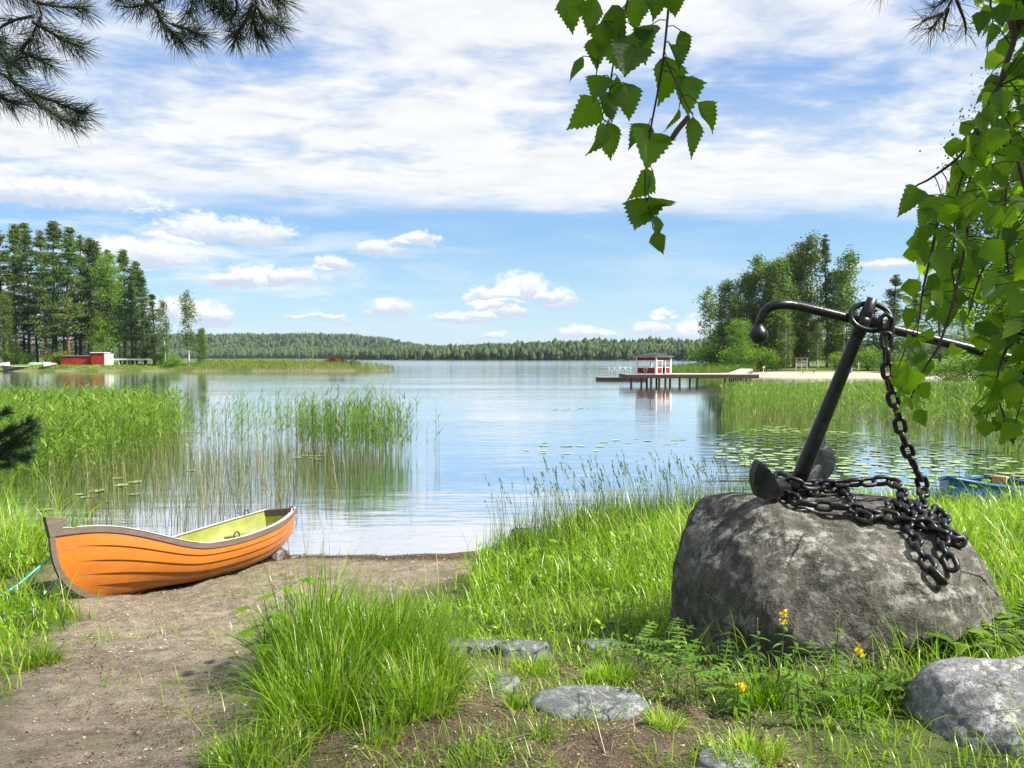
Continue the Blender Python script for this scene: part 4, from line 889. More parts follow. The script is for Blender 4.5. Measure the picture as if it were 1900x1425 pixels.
def slab(label, px, py, wx, wy, hz, seed, mat=None, rz=0.):
    P = on_ground(px, py); o = rock('stone_slab', label, 'stone', (P.x, P.y, P.z + hz * .10), [((0, 0, 1), hz), ((1, .1, .3), wx), ((-1, .2, .25), wx), ((0, -1, .35), wy), ((.1, 1, .3), wy), ((.7, -.7, .3), (wx + wy) * .52), ((-.7, -.7, .3), (wx + wy) * .50), ((-.6, .8, .3), (wx + wy) * .5), ((.7, .7, .2), (wx + wy) * .52), ((0, 0, -1), .12)], mat or M_SLAB, .018, seed, 5, 16, 5.0, 'flat stones of the old steps')
    o.rotation_euler = (0, 0, rz); return o
slab('large flat grey slab in the brown soil with a bent straw across it', 1092, 1318, .33, .19, .060, 11)
slab('flat slab at the left end of the pale upper step under the grass', 872, 1214, .27, .10, .09, 12)
slab('flat slab at the right end of the pale upper step under the grass', 968, 1217, .21, .10, .08, 13)
slab('small mossy slab right of the upper step', 1113, 1205, .16, .09, .06, 14)
slab('half buried grey slab below the upper step, next to the tussock', 905, 1270, .19, .12, .03, 15)
slab('broken slab cut by the bottom picture edge', 1352, 1418, .13, .10, .03, 16)
def shore_stone(label, px, py, s, seed, z=.02):
    P = at(px, py, z); return rock('stone', label, 'stone', (P.x, P.y, z), [((0, 0, 1), s * .5), ((1, 0, .4), s), ((-1, .2, .3), s * .9), ((0, -1, .4), s * .7), ((0, 1, .3), s * .7), ((.6, -.7, .5), s * .8), ((-.6, -.6, .6), s * .75), ((0, 0, -1), s * .5)], M_BIG, s * .12, seed, 4, 9, 2.5 / s)
shore_stone('dark wet stone at the waterline under the stern of the orange boat', 505, 1026, .15, 21)
shore_stone('low stone in the shallow water left of the tall shore grass', 965, 990, .16, 22)
def grey_stick(): pass

# ------------------------------------------------------------------ anchor
def iron(name, col, rust, r=.45):
    m, q = new_mat(name); oc = q.n('ShaderNodeTexCoord').outputs['Object']; n = q.noise(oc, 9, 6, .65); f = q.noise(oc, 60, 4, .6)
    c = q.mix(q.rng(n, .42, .66), col, tuple(x * 1.7 for x in col)); c = q.mix(q.rng(q.noise(oc, 17, 6, .72), .53, .64, 0, .8), c, rust)
    b = principled(q, c, q.rng(n, .3, .7, r - .12, r + .15), .40, .1, bump(q, q.m('ADD', n, q.m('MULTIPLY', f, .4)), .5, .006)); q.L.new(b.outputs[0], q.out.inputs[0]); return m
M_IRON = iron('black_painted_iron', (.004, .006, .007), (.045, .026, .018), .34)
M_CHAIN = iron('black_chain_iron', (.006, .007, .008), (.055, .030, .021), .40)
def anchor():
    foot = atY(1478, 900, 5.78); head = atY(1619, 553, 5.50); ax = (head - foot).normalized(); Ls = (head - foot).length
    t = thing('anchor', 'old black stock anchor leaning upright on top of the huge boulder', 'anchor', foot)
    R0 = lambda p: Vector(p) - foot
    b = MB(); n = 12; pts = [foot + ax * (Ls * k / n) for k in range(n + 1)]; b.tube([R0(p) for p in pts], [.060 - .017 * k / n for k in range(n)] + [.034], 14)
    b.tube([R0(foot + ax * (Ls * f)) for f in (.80, .83, .885, .905)], [.048, .053, .052, .045], 14); b.build('shank', M_IRON, t)
    # stock: long bar through the shank's eye with one bent end
    Yst = 5.44; q = [atY(1408, 606, 5.62), atY(1411, 596, 5.61), atY(1418, 580, 5.60), atY(1431, 569, 5.59), atY(1450, 565, 5.58), atY(1475, 567, 5.59), atY(1520, 577, 5.58), atY(1597, 596, 5.57), atY(1700, 622, 5.54), atY(1830, 654, 5.50), atY(1905, 672, 5.47)]
    b = MB(); sp = spline(q, 5); b.tube([R0(p) for p in sp], [.031 + .006 * min(1, i / 18) if i < 34 else .037 for i in range(len(sp))], 12)
    c = atY(1597, 596, 5.57); dr = (atY(1700, 622, 5.54) - c).normalized(); b.tube([R0(c + dr * s) for s in (.04, .06, .16, .18)], [.037, .055, .052, .037], 12); b.build('stock', M_IRON, t)
    b = MB(); c = atY(1407.5, 621, 5.62); up = (q[0] - c).normalized(); rr = .071; prof = [(-1, .0), (-.96, .28), (-.8, .6), (-.45, .89), (0, 1), (.4, .9), (.75, .62), (.95, .52), (1.1, .52)]
    b.tube([R0(c + up * (rr * a)) for a, _ in prof], [rr * max(r_, .02) for _, r_ in prof], 16); b.build('stock_ball', M_IRON, t)
    # ring through the head
    hc = foot + ax * (Ls - .085); rc = hc + Vector((.0, .0, -.03)); b = MB(); u = Vector((1, -.25, -.12)).normalized(); v = Vector((.10, .2, .62)).normalized()
    rc = atY(1615, 588, 5.50); b.tube([R0(rc + u * (.135 * math.cos(k * math.pi / 14)) + v * (.105 * math.sin(k * math.pi / 14))) for k in range(28)], .020, 9, close=True); b.build('ring', M_IRON, t)
    b = MB(); s0 = atY(1640, 597, 5.42); b.tube([R0(atY(1632, 612, 5.40)), R0(atY(1634, 590, 5.40)), R0(atY(1644, 582, 5.40)), R0(atY(1656, 592, 5.40)), R0(atY(1655, 618, 5.40)), R0(atY(1650, 632, 5.40))], .019, 8); b.build('shackle', M_IRON, t)
    # arms: curved bar from the front left fluke under the shank to the back right fluke
    A = atY(1402, 862, 5.30); Bk = atY(1536, 828, 6.35); m0 = foot + Vector((0, 0, .0)); cr = foot - ax * .03
    b = MB(); arm = spline([A + Vector((.02, 0, -.03)), A + (cr - A) * .35 + Vector((0, 0, -.085)), cr, cr + (Bk - cr) * .55 + Vector((0, 0, -.07)), Bk], 7)
    b.tube([R0(p) for p in arm], [.016 + .052 * math.sin(math.pi * min(max(i / (len(arm) - 1), .04), .96)) for i in range(len(arm))], 10); b.build('arm', M_IRON, t)
    def fluke(pts2, thick, Yf, back, prom):
        """spade shaped plate: outline in the plane (a,b)"""
        o, ea, eb, en = back; b = MB(); n = len(pts2); V = []
        for s in (-1, 1):
            for (x, y) in pts2: V.append(R0(o + ea * x + eb * y + en * (s * thick)))
        V.append(R0(o + eb * .10 - en * thick * 1.8)); V.append(R0(o + eb * .10 + en * thick * 2.0))
        Fs = []
        for k in range(n): Fs += [(k, (k + 1) % n, n + (k + 1) % n, n + k), (2 * n, (k + 1) % n, k), (2 * n + 1, n + k, n + (k + 1) % n)]
        b.add(V, Fs); b.build('fluke', M_IRON, t)
    sh = [(0, -.18), (.055, -.15), (.10, -.07), (.118, .02), (.105, .10), (.07, .155), (.032, .175), (.026, .255), (-.026, .255), (-.032, .175), (-.07, .155), (-.105, .10), (-.118, .02), (-.10, -.07), (-.055, -.15)]
    o = atY(1521, 858, 6.15); ea = Vector((.97, .16, -.16)).normalized(); eb = Vector((.26, .25, .93)); eb = (eb - ea * eb.dot(ea)).normalized(); en = ea.cross(eb)
    fluke([(x * 1.14, y * .90) for x, y in sh], .016, 0, (o, ea, eb, en), 0)
    o = atY(1418, 893, 5.28); ea = Vector((.97, .22, .03)).normalized(); eb = Vector((-.02, -.12, .99)); eb = (eb - ea * eb.dot(ea)).normalized(); en = ea.cross(eb)
    fluke([(-.064, -.10), (.0, -.125), (.140, -.11), (.122, -.06), (.075, -.005), (.03, .06), (-.02, .125), (-.055, .155), (-.075, .14), (-.098, .07), (-.100, .0)], .034, 0, (o, ea, eb, en), 0)
    return t
anchor()
bpy.context.view_layer.update()
_bv = BVHTree.FromPolygons([BOULDER.matrix_world @ v.co for v in BOULDER.data.vertices], [tuple(p.vertices) for p in BOULDER.data.polygons])
def on_boulder(px, py, off=.022):
    d = ray(px, py).normalized(); h = _bv.ray_cast(EYE, d)
    if h[0] is None: n = _bv.find_nearest(EYE + d * 5.9); return n[0] + n[1] * off
    return h[0] + h[1] * off
def chain():
    LO, LW, WR = .148, .098, .0175
    me = MB(); a = LO / 2 - LW / 2; r = LW / 2 - WR; pts = [Vector((a + r * math.cos(t), r * math.sin(t), 0)) for t in np.linspace(-math.pi / 2, math.pi / 2, 8)] + [Vector((-a + r * math.cos(t), r * math.sin(t), 0)) for t in np.linspace(math.pi / 2, 3 * math.pi / 2, 8)]
    me.tube(pts, WR, 9, close=True)
    t = thing('chain', 'heavy black iron chain hanging from the anchor and heaped over the huge boulder', 'chain', on_boulder(1715, 930)); inv = Vector(t.location)
    proto = me.build('link', M_CHAIN, t); first = [True]; pitch = LO - 2 * WR - .004
    def strand(pts, roll0=0., tilt=.5):
        sp = spline(pts, 14); d = [0.]
        for i in range(1, len(sp)): d.append(d[-1] + (sp[i] - sp[i - 1]).length)
        n = int(d[-1] / pitch)
        def pos(s):
            s = min(max(s, 0), d[-1]); k = max(1, next((i for i in range(len(d)) if d[i] >= s), len(d) - 1)); f = (s - d[k - 1]) / max(d[k] - d[k - 1], 1e-9); return sp[k - 1].lerp(sp[k], f)
        for k in range(n):
            c = pos((k + .5) * pitch); dr = (pos((k + 1) * pitch) - pos(k * pitch)).normalized()
            nb = _bv.find_nearest(c); nn = nb[1] if (nb[0] - c).length < .25 else Vector((0, -1, 0)); nn = nn - dr * nn.dot(dr); nn.normalize()
            q = Matrix((dr, nn.cross(dr), nn)).transposed().to_4x4(); roll = roll0 + (k % 2) * math.pi / 2 + random.uniform(-.12, .12)
            o = proto if first[0] else proto.copy()
            if not first[0]: COL.objects.link(o)
            first[0] = False; o.parent = t; o.matrix_local = Matrix.Translation(c - inv) @ q @ Matrix.Rotation(roll, 4, 'X')
    random.seed(4)
    B_ = on_boulder
    B_ = on_boulder
    strand([atY(1645, 618, 5.40), atY(1645, 660, 5.40), atY(1647, 690, 5.42), atY(1653, 725, 5.44), atY(1665, 765, 5.48), atY(1675, 810, 5.52), atY(1690, 850, 5.58), atY(1706, 886, 5.62), atY(1713, 908, 5.64), B_(1718, 930, .05), B_(1728, 950, .05)], .25)
    strand([B_(1440, 912, .05), B_(1452, 893 + 24, .06), B_(1480, 912, .06), B_(1530, 908, .06), B_(1590, 901 + 6, .06), B_(1650, 905, .05), B_(1690, 912, .05), B_(1720, 922, .06), B_(1745, 942, .05), B_(1768, 965, .05), B_(1786, 988, .04), B_(1792, 1006, .04)], .75)
    strand([atY(1440, 895, 5.62), atY(1458, 903, 5.66), atY(1490, 898, 5.85), atY(1540, 898, 5.9), atY(1600, 895, 5.9), atY(1660, 897, 5.85), B_(1700, 915, .06)], .7)
    strand([B_(1455, 925, .04), B_(1500, 921, .04), B_(1560, 917, .04), B_(1612, 914, .04), B_(1640, 920, .035), B_(1660, 940, .035), B_(1676, 965, .035), B_(1686, 990, .035), B_(1700, 1020, .035), B_(1716, 1052, .035), B_(1735, 1075, .035), B_(1760, 1097, .035)], .7)
    strand([B_(1722, 935, .045), B_(1738, 962, .045), B_(1750, 985, .05), B_(1752, 1003, .045), B_(1770, 1008, .04), B_(1782, 1003, .04)], .6)
    strand([B_(1738, 955, .07), B_(1742, 988, .04), B_(1748, 1015, .035), B_(1755, 1040, .035), B_(1762, 1066, .035), B_(1768, 1080, .03)], .7)
    strand([atY(1440, 880, 5.72), atY(1466, 893, 5.62), atY(1505, 903, 5.62), atY(1530, 893, 5.75)], .3)
chain()
# ------------------------------------------------------------------ blue boat behind the grass
def blue_boat():
    t = small_boat('rowing_boat', 'blue boat with a wood topped stern half hidden by the grass right of the boulder', 1822, 13.6, 2.6, 1.15, .55, math.radians(38), (MT['boatblue'], MT['boatblack'], MT['boatblue']), z=-.10, thwarts=1)
    G = hull_vf(2.6, 1.15, .55); y = G[-1][-1][1]; z = G[-1][-1][2]
    b = MB(); b.box((1.20, -y * .05, z - .10), (1.34, y * .55, z + .07), .012); b.build('motor_board', plain('tan_plywood', (.50, .33, .17), .7, .3), t)
blue_boat()
# ------------------------------------------------------------------ grass, reeds, lily pads
M_GRASS = foliage('meadow_grass', [(0, (.055, .115, .008)), (.45, (.18, .33, .012)), (.8, (.31, .50, .022)), (1, (.46, .48, .14))], .48, .32, .5, base=(.16, .17, .035), base_at=(0, .12))
M_REED = foliage('reed', [(0, (.075, .145, .014)), (.5, (.15, .27, .022)), (.85, (.22, .36, .035)), (1, (.36, .38, .13))], .40, .5, .35, base=(.22, .19, .075), base_at=(.05, .40))
M_DRY = foliage('dry_straw', [(0, (.22, .19, .10)), (.6, (.40, .35, .19)), (1, (.58, .53, .34))], .25, .6, .3)
M_PLANT = foliage('broad_leaves', [(0, (.055, .12, .016)), (.5, (.11, .22, .02)), (1, (.20, .34, .035))], .42, .42, .4)
M_FERN = foliage('fern', [(0, (.07, .135, .022)), (.5, (.12, .215, .028)), (1, (.19, .29, .04))], .42, .5, .3)
M_BRIGHT = foliage('seedling', [(0, (.16, .32, .012)), (1, (.26, .44, .03))], .45, .4, .4)
BBOX_B = (1.15, 3.6, 4.65, 6.4)
def scatter(R, n, x0, x1, y0, y1, dens):
    x = R.uniform(x0, x1, n); y = R.uniform(y0, y1, n); z, nn, l, f = ground_z(x, y, True); k = R.rand(n) < dens(x, y, nn); return np.stack([x[k], y[k], z[k] - .015], 1), nn[k]
def inside_boulder(P):
    return (((P[:, 0] - 2.36) / 1.02) ** 2 + ((P[:, 1] - 5.6) / .80) ** 2) < 1
def in_view(P, m=140):
    px, py, f = proj(P); return (f > .3) & (px > -m) & (px < 1900 + m)
def meadow():
    R = np.random.RandomState(12); cl = Cloud()
    def dens(x, y, n):
        s, so, g = cover(x, y, n); patch = .45 + .9 * (fbm2(x * 1.3, y * 1.3, 3, 51)); d = g * np.clip(patch, 0, 1.2)
        d = np.where((x < -2) & (y < 10), g * .9, d); d = d * (n > .10); d = d * np.where((y > 7.4) & (x < -.45) & (x > -6), .05, 1)
        return d * ~inside_boulder(np.stack([x, y], 1))
    P, n = scatter(R, 200000, -10.5, 15, 2.6, 17.5, dens); P = P[in_view(P, 520)]
    k = (np.hypot(P[:, 0], P[:, 1]) < 16); P = P[k]; N = len(P)
    y = P[:, 1]; x = P[:, 0]; cl_h = fbm2(x * 1.1, y * 1.1, 3, 61)
    h = R.uniform(.14, .40, N) * (.32 + 1.35 * cl_h) * np.where(y > 7.5, 1.45, 1.05) * np.where(R.rand(N) < .06, 1.7, 1) * np.where((x > .9) & (y < 4.75) & (x < 2.2), .42, 1) * np.where((y < 6.4) & (x > -.9) & (x < 1.1), .62, 1)
    h = h * np.where((x < -2.5) & (y < 6.2), .75, 1.0) * np.where((x < -4.2) & (y > 6.2), 1.7, 1.0)
    far = np.clip(y / 7, .7, 2.2)
    cl.blades(P, h, R.uniform(.006, .0165, N) * far, R.uniform(0, 6.28, N), R.uniform(.02, .35, N), R.uniform(.3, 2.3, N), np.clip(R.beta(1.6, 1.9, N) * .9 + (cl_h - .5) * 1.0 + .12 + (R.rand(N) < .12) * .4, 0, 1), 4, twist=R.uniform(-.7, .7, N))
    # broad leaved undergrowth among the blades
    Q, n2 = scatter(R, 30000, -10, 14, 4.5, 16, lambda x, y, n: dens(x, y, n) * (fbm2(x * 1.7, y * 1.7, 2, 71) > .45)); Q = Q[in_view(Q)]
    Q[:, 2] += R.uniform(.04, .26, len(Q)); cl.leaves(Q, R.uniform(.04, .105, len(Q)) * np.clip(Q[:, 1] / 8, .7, 1.4), R, np.clip(R.normal(.55, .22, len(Q)), 0, 1), .5, .45)
    tag(link('grass', cl.mesh('grass'), M_GRASS), 'bright green meadow grass on the near bank round the boulder and steps', 'grass', kind='stuff')
meadow()
def shore_fringe():
    """tall thin stalks with drooping heads along the water's edge"""
    R = np.random.RandomState(14); cl = Cloud()
    P, n = scatter(R, 16000, -1.0, 4.4, 9.5, 14.5, lambda x, y, n: (n > -.1) * (n < 1.7) * smooth(-.5, .3, x)); P = P[in_view(P)]; P = P[R.permutation(len(P))[:2600]]; N = len(P)
    h = R.uniform(.40, .90, N); w = R.uniform(.006, .011, N); cl.blades(P, h, w, R.uniform(0, 6.28, N), R.uniform(.0, .25, N), R.uniform(.1, .9, N), R.uniform(0, .6, N), 5)
    K = 210; S_ = P[:K]; hs = R.uniform(.75, 1.25, K); az = R.normal(2.7, .6, K); c = cl.blades(S_, hs, np.full(K, .006), az, R.uniform(.0, .16, K), R.uniform(.1, .5, K), R.uniform(.1, .5, K), 6, prof=.15)
    top = c[:, -1]; dirn = c[:, -1] - c[:, -2]; dirn /= np.linalg.norm(dirn, axis=1, keepdims=True)
    for i in range(K):
        m = R.randint(5, 14); q = top[i] - dirn[i] * R.uniform(0, .17, m)[:, None]; cl.leaves(q + R.normal(0, .006, (m, 3)), R.uniform(.035, .07, m), R, np.full(m, R.uniform(.2, .9)), .22, 0, along=np.repeat(dirn[i][None] * 2.5, m, 0))
    tag(link('shore_grass', cl.mesh('shore_grass'), foliage('shore_grass', [(0, (.045, .085, .018)), (.5, (.095, .16, .02)), (1, (.22, .20, .08))], .4)), 'tall thin grass stalks with seed heads at the edge of the water', 'tall grass', kind='stuff')
shore_fringe()
def tussocks():
    """clumps of sedge that stand as single tufts"""
    def tuft(name, label, x, y, rad, n, h0, h1, seed, dry=.12, skirt=True, mat=None, w=(.004, .0125)):
        R = np.random.RandomState(seed); z = gz(x, y); cl = Cloud(); a = R.uniform(0, 6.28, n); r = rad * np.sqrt(R.rand(n))
        P = np.stack([x + r * np.cos(a), y + r * np.sin(a) * .8, np.zeros(n)], 1); P[:, 2] = ground_z(P[:, 0], P[:, 1]) - .02
        out = a + R.normal(0, .8, n); le = .05 + .42 * (r / rad) * R.uniform(.2, 1.2, n) + (R.rand(n) < .14) * R.uniform(.3, .9, n)
        cl.blades(P, R.uniform(h0, h1, n) * (1.1 - .45 * r / rad), R.uniform(*w, n), out, le, R.uniform(.15, 1.3, n), np.clip(R.beta(1.3, 1.9, n) * .85 + (R.rand(n) < dry) * .5, 0, 1), 6, twist=R.uniform(-.5, .5, n))
        if skirt:
            m = n // 7; a = R.uniform(0, 6.28, m); P2 = np.stack([x + rad * .9 * np.cos(a), y + rad * .75 * np.sin(a), np.zeros(m)], 1); P2[:, 2] = ground_z(P2[:, 0], P2[:, 1]) + R.uniform(0, .06, m)
            cl.blades(P2, R.uniform(h0 * .6, h0 * 1.15, m), R.uniform(.003, .006, m), a + R.normal(0, .5, m), R.uniform(.7, 1.2, m), R.uniform(.7, 1.5, m), R.uniform(.75, 1, m), 5)
        o = link(name, cl.mesh(name), mat or M_GRASS); return tag(o, label, 'grass tuft', 'grass tufts on the bank')
    tuft('grass_tussock', 'tallest dense grass tussock at the edge of the sandy path', -1.25, 4.75, .32, 1100, .50, 1.0, 41)
    tuft('grass_tussock', 'broad bright grass tussock on the dark mound, right of the tallest one', -.80, 4.40, .36, 1150, .30, .66, 42)
    tuft('grass_tussock', 'low yellow green tussock with dry brown skirt beside the half buried slab', -.46, 4.20, .20, 800, .18, .36, 43, .3)
    tuft('grass_tussock', 'tall grass tuft behind the broad tussock', -.95, 5.3, .36, 900, .35, .66, 44)
    tuft('grass_tussock', 'grass tuft between the tussock and the pale upper step', -.62, 5.75, .30, 700, .26, .50, 45)
    tuft('grass_tussock', 'sparse long bladed tuft at the bottom edge before the dark mound', -.62, 3.42, .10, 60, .22, .42, 46, .1, True, None, (.005, .009))
    tuft('grass_tussock', 'loose arching blades on the dark front of the mound', -.95, 3.85, .30, 130, .25, .5, 47, .2, False, None, (.005, .009))
    tuft('grass_tussock', 'long bladed grass hanging over the dark front of the mound', -.98, 3.80, .30, 520, .30, .62, 61, .25)
    tuft('grass_tussock', 'dry skirted grass clump at the lower right of the mound', -.50, 3.80, .22, 520, .18, .40, 62, .45)
    tuft('grass_tussock', 'thin weedy clump at the bottom edge on the brown soil', -.15, 3.25, .16, 180, .06, .18, 63, .4)
    tuft('grass_tussock', 'mossy grass clump at the bottom edge by the path corner', -1.15, 3.35, .24, 420, .10, .26, 64, .35)
    tuft('grass_tussock', 'pale fine tuft growing between the two back slabs', .62, 4.75, .15, 700, .10, .22, 48, .45)
    tuft('grass_tussock', 'small green tuft right at the left end of the large slab', .02, 3.98, .05, 90, .10, .22, 49)
    tuft('grass_tussock', 'two green blades bundle in front of the large slab', .15, 3.55, .05, 60, .10, .2, 50)
    tuft('grass_tussock', 'slim grass tuft by the left edge of the path below the boat bow', -3.35, 5.3, .12, 260, .12, .28, 52)
    tuft('grass_tussock', 'low sparse grass tuft before the middle of the boulder', 1.35, 4.05, .16, 220, .16, .34, 53)
    tuft('grass_tussock', 'low grass tuft between the boulder and the pale stone', 1.80, 3.85, .16, 260, .18, .36, 54)
    tuft('grass_tussock', 'dry straw coloured tuft at the bottom edge below the goldenrods', 1.05, 3.25, .16, 420, .08, .20, 55, .8)
    tuft('grass_tussock', 'small pale tuft in the brown soil right of the large slab', .78, 3.75, .10, 240, .06, .16, 56, .7)
    tuft('grass_tussock', 'small weedy tuft between the half buried slab and the large slab', -.08, 4.45, .10, 240, .08, .2, 57, .3)
    tuft('grass_tussock', 'tuft of thin grass on the soil just under the upper step', .15, 4.95, .14, 300, .08, .2, 58, .4)
tussocks()
def reeds(name, label, P, R, h, leaves=6, lw=.016, sw=.009, dry=.08, seg=3, droop=1.5, upd=.35, mat=None, dark=0.):
    cl = Cloud(); N = len(P); ti = np.clip(R.beta(2, 2, N) * .85 + (R.rand(N) < dry) * .5 - dark, 0, 1); az = R.uniform(0, 6.28, N)
    c = cl.blades(P, h, np.full(N, sw) * R.uniform(.8, 1.2, N), az, R.uniform(0, .09, N), R.uniform(0, .22, N), ti, 4, prof=.35)
    for k in range(leaves):
        f = upd + (1 - upd) * (k + R.rand(N)) / leaves; s = np.clip(f, 0, .999) * 4; i = s.astype(int); fr = (s - i)[:, None]; b = c[np.arange(N), i] * (1 - fr) + c[np.arange(N), i + 1] * fr
        V, Q, t, _ = blades(b, h * R.uniform(.16, .32, N), lw * R.uniform(.7, 1.2, N), R.normal(.3, .9, N) + np.pi * (R.rand(N) < .35), R.uniform(.25, .75, N), R.uniform(droop * .5, droop, N), seg, twist=R.uniform(-.5, .5, N), prof=.6)
        cl.add(V, Q, np.repeat(np.clip(ti + R.normal(0, .1, N), 0, 1), (seg + 1) * 2), np.maximum(t, .5))
    return tag(link(name, cl.mesh(name), mat or M_REED), label, 'reeds', kind='stuff')
def poly_pts(R, n, poly, dens=None):
    xs = [p[0] for p in poly]; ys = [p[1] for p in poly]; x = R.uniform(min(xs), max(xs), n); y = R.uniform(min(ys), max(ys), n); d = sdf(x, y, poly); k = d > -.2
    if dens is not None: k &= R.rand(n) < dens(x, y, d)
    return np.stack([x[k], y[k], np.full(k.sum(), -.05)], 1)
def lake_reeds():
    R = np.random.RandomState(21)
    pp = lambda l: [tuple(at(px, py, 0)[:2]) for px, py in l]
    A = pp([(-120, 935), (60, 905), (200, 890), (300, 858), (335, 810), (345, 775), (-160, 770)])
    P = poly_pts(R, 10500, A, lambda x, y, d: smooth(0, 1.2, d + .4)); reeds('reeds', 'dense light green reed bed in the shallow water at left', P, R, R.uniform(.75, 1.15, len(P)) * np.interp(P[:, 1], [14.5, 17, 20], [.55, .95, 1.45]), 9, .034, .010, .16, upd=.06, droop=2.1)
    A = pp([(330, 815), (420, 800), (560, 795), (600, 835), (520, 850), (420, 850), (300, 860)])
    P = poly_pts(R, 850, A, lambda x, y, d: .25 + .6 * (fbm2(x * .6, y * .6, 2, 5) > .5)); reeds('sparse_reeds', 'thinner stand of green reeds in the water between the two dense beds', P, R, R.uniform(1.0, 1.75, len(P)), 8, .020, .009, .12, dark=.05, upd=.12)
    A = pp([(540, 838), (560, 820), (640, 812), (740, 820), (772, 842), (745, 862), (660, 872), (580, 862)])
    P = poly_pts(R, 1150, A, lambda x, y, d: smooth(-.2, .9, d) * .7 + .2); reeds('reeds', 'dark green upright clump of reeds standing alone in the middle of the bay', P, R, R.uniform(1.1, 1.8, len(P)) * (.55 + .85 * fbm2(P[:, 0] * .9, P[:, 1] * .9, 2, 19)), 8, .022, .011, .05, dark=.18, upd=.2)
    A = pp([(775, 850), (800, 830), (815, 870), (790, 880)]); P = poly_pts(R, 10, A); reeds('sparse_reeds', 'few single reed stems right of the dark clump', P, R, R.uniform(.9, 1.6, len(P)), 4, .017, .009, .0, dark=.25)
    A = pp([(60, 985), (250, 1000), (480, 985), (600, 930), (700, 870), (560, 850), (330, 850), (120, 890)])
    P = poly_pts(R, 3600, A, lambda x, y, d: .85 * (.25 + fbm2(x * .8, y * .8, 3, 15))); N = len(P); cl = Cloud()
    cl.blades(P, R.uniform(.3, 1.15, N), R.uniform(.006, .011, N), R.uniform(0, 6.28, N), R.uniform(0, .16, N), R.uniform(0, .6, N), R.uniform(0, 1, N), 5, prof=.35)
    K = N // 5; cl.blades(P[:K] + np.array([0, 0, .3]), R.uniform(.15, .35, K), R.uniform(.01, .016, K), R.uniform(0, 6.28, K), R.uniform(.3, .8, K), R.uniform(.4, 1.4, K), R.uniform(0, .4, K), 3)
    tag(link('reed_stalks', cl.mesh('reed_stalks'), foliage('stalks', [(0, (.05, .085, .02)), (.5, (.12, .14, .045)), (1, (.30, .26, .13))], .3)), 'scattered thin reed stalks in the shallow water beyond the orange boat', 'reeds', kind='stuff')
    # right bed
    A = [tuple(at(px, py, 0)[:2]) for px, py in ((1395, 788), (1480, 788), (1600, 800), (1720, 812), (1850, 838), (2050, 880))] + [(30, 24), (40, 45), (46, 66), (49, 80), (42, 90), (34, 84), (25, 66)] + [tuple(at(px, py, 0)[:2]) for px, py in ((1338, 735), (1330, 760), (1350, 780))]
    P = poly_pts(R, 17000, A, lambda x, y, d: np.clip(1.7 - y / 60, .4, 1) * smooth(-.2, .8, d)); P = P[in_view(P, 60)]
    hr = np.minimum(R.uniform(1.1, 1.8, len(P)), 2.78 - .0318 * P[:, 1] + R.normal(0, .07, len(P))); k = hr > .3; P, hr = P[k], hr[k]
    reeds('reeds', 'wide green reed bed along the right side of the bay', P, R, hr, 7, .034, .013, .14, 3, 1.9, upd=.12)
    P = P[P[:, 1] < 40]; P = P[R.permutation(len(P))[:900]]; N = len(P); cl = Cloud(); cl.blades(P, R.uniform(.7, 1.3, N), R.uniform(.008, .012, N), R.normal(.3, .5, N), R.uniform(.2, .9, N), R.uniform(.1, .6, N), R.uniform(0, .8, N), 4)
    tag(link('dry_reeds', cl.mesh('dry_reeds'), M_DRY), 'leaning straw coloured old reed stems along the front of the right reed bed', 'reeds', kind='stuff')
    A = pp([(1296, 800), (1312, 770), (1345, 740), (1380, 735), (1390, 790), (1345, 815)]); P = poly_pts(R, 260, A, lambda x, y, d: .55); reeds('sparse_reeds', 'loose dark reeds at the left end of the right reed bed', P, R, R.uniform(1.0, 1.8, len(P)), 5, .022, .012, .05, dark=.2)
    # spit on the left shore, and the green strip behind the pavilion
    n = 12000; x = R.uniform(-98, -25.5, n); y = R.uniform(149, 176, n); z, nn, l, f = ground_z(x, y, True); d = R.rand(n) < np.where(x > -70, 1, .10) * smooth(.2, -.4, -l - .5) * smooth(17, 10, l)
    P = np.stack([x, y, z - .05], 1)[d]; hh = R.uniform(.7, 1.35, len(P)) * np.where(P[:, 0] > -66, 1, .3) * (.6 + .75 * fbm2(P[:, 0] / 4, P[:, 1] / 5, 2, 6)); reeds('reeds', 'yellow green reeds growing along the low narrow spit on the left shore', P, R, hh, 4, .09, .06, .25, 2, 1.2, mat=foliage('spit_reed', [(0, (.10, .18, .02)), (.5, (.17, .26, .03)), (1, (.36, .34, .12))], .4, base=(.40, .33, .16), base_at=(.0, .45)))
    n = 5000; x = R.uniform(24, 47, n); y = R.uniform(116, 150, n); z, nn, l, f = ground_z(x, y, True); d = (nn > -1.2) & (x < 26 + (y - 100) * .35 + 6); P = np.stack([x, y, z - .05], 1)[d]
    reeds('reeds', 'strip of green reeds on the point behind the pavilion', P, R, R.uniform(.9, 1.5, len(P)), 4, .05, .03, .1, 2, 1.2)
    # low grass on the left shore in front of the wood
    n = 14000; x = R.uniform(-115, -62, n); y = R.uniform(150.2, 158, n); z, nn, l, f = ground_z(x, y, True); P = np.stack([x, y, z], 1)[l > .9]; cl = Cloud(); N = len(P)
    cl.blades(P, R.uniform(.12, .4, N), R.uniform(.05, .1, N), R.uniform(0, 6.28, N), R.uniform(0, .4, N), R.uniform(.2, 1, N), np.clip(R.normal(.55, .2, N) + (fbm2(P[:, 0] / 3, P[:, 1] / 2, 2, 4) - .5), 0, 1), 2)
    tag(link('shore_lawn', cl.mesh('shore_lawn'), M_GRASS), 'short bright grass on the left shore in front of the sheds and boats', 'grass', kind='stuff')
lake_reeds()
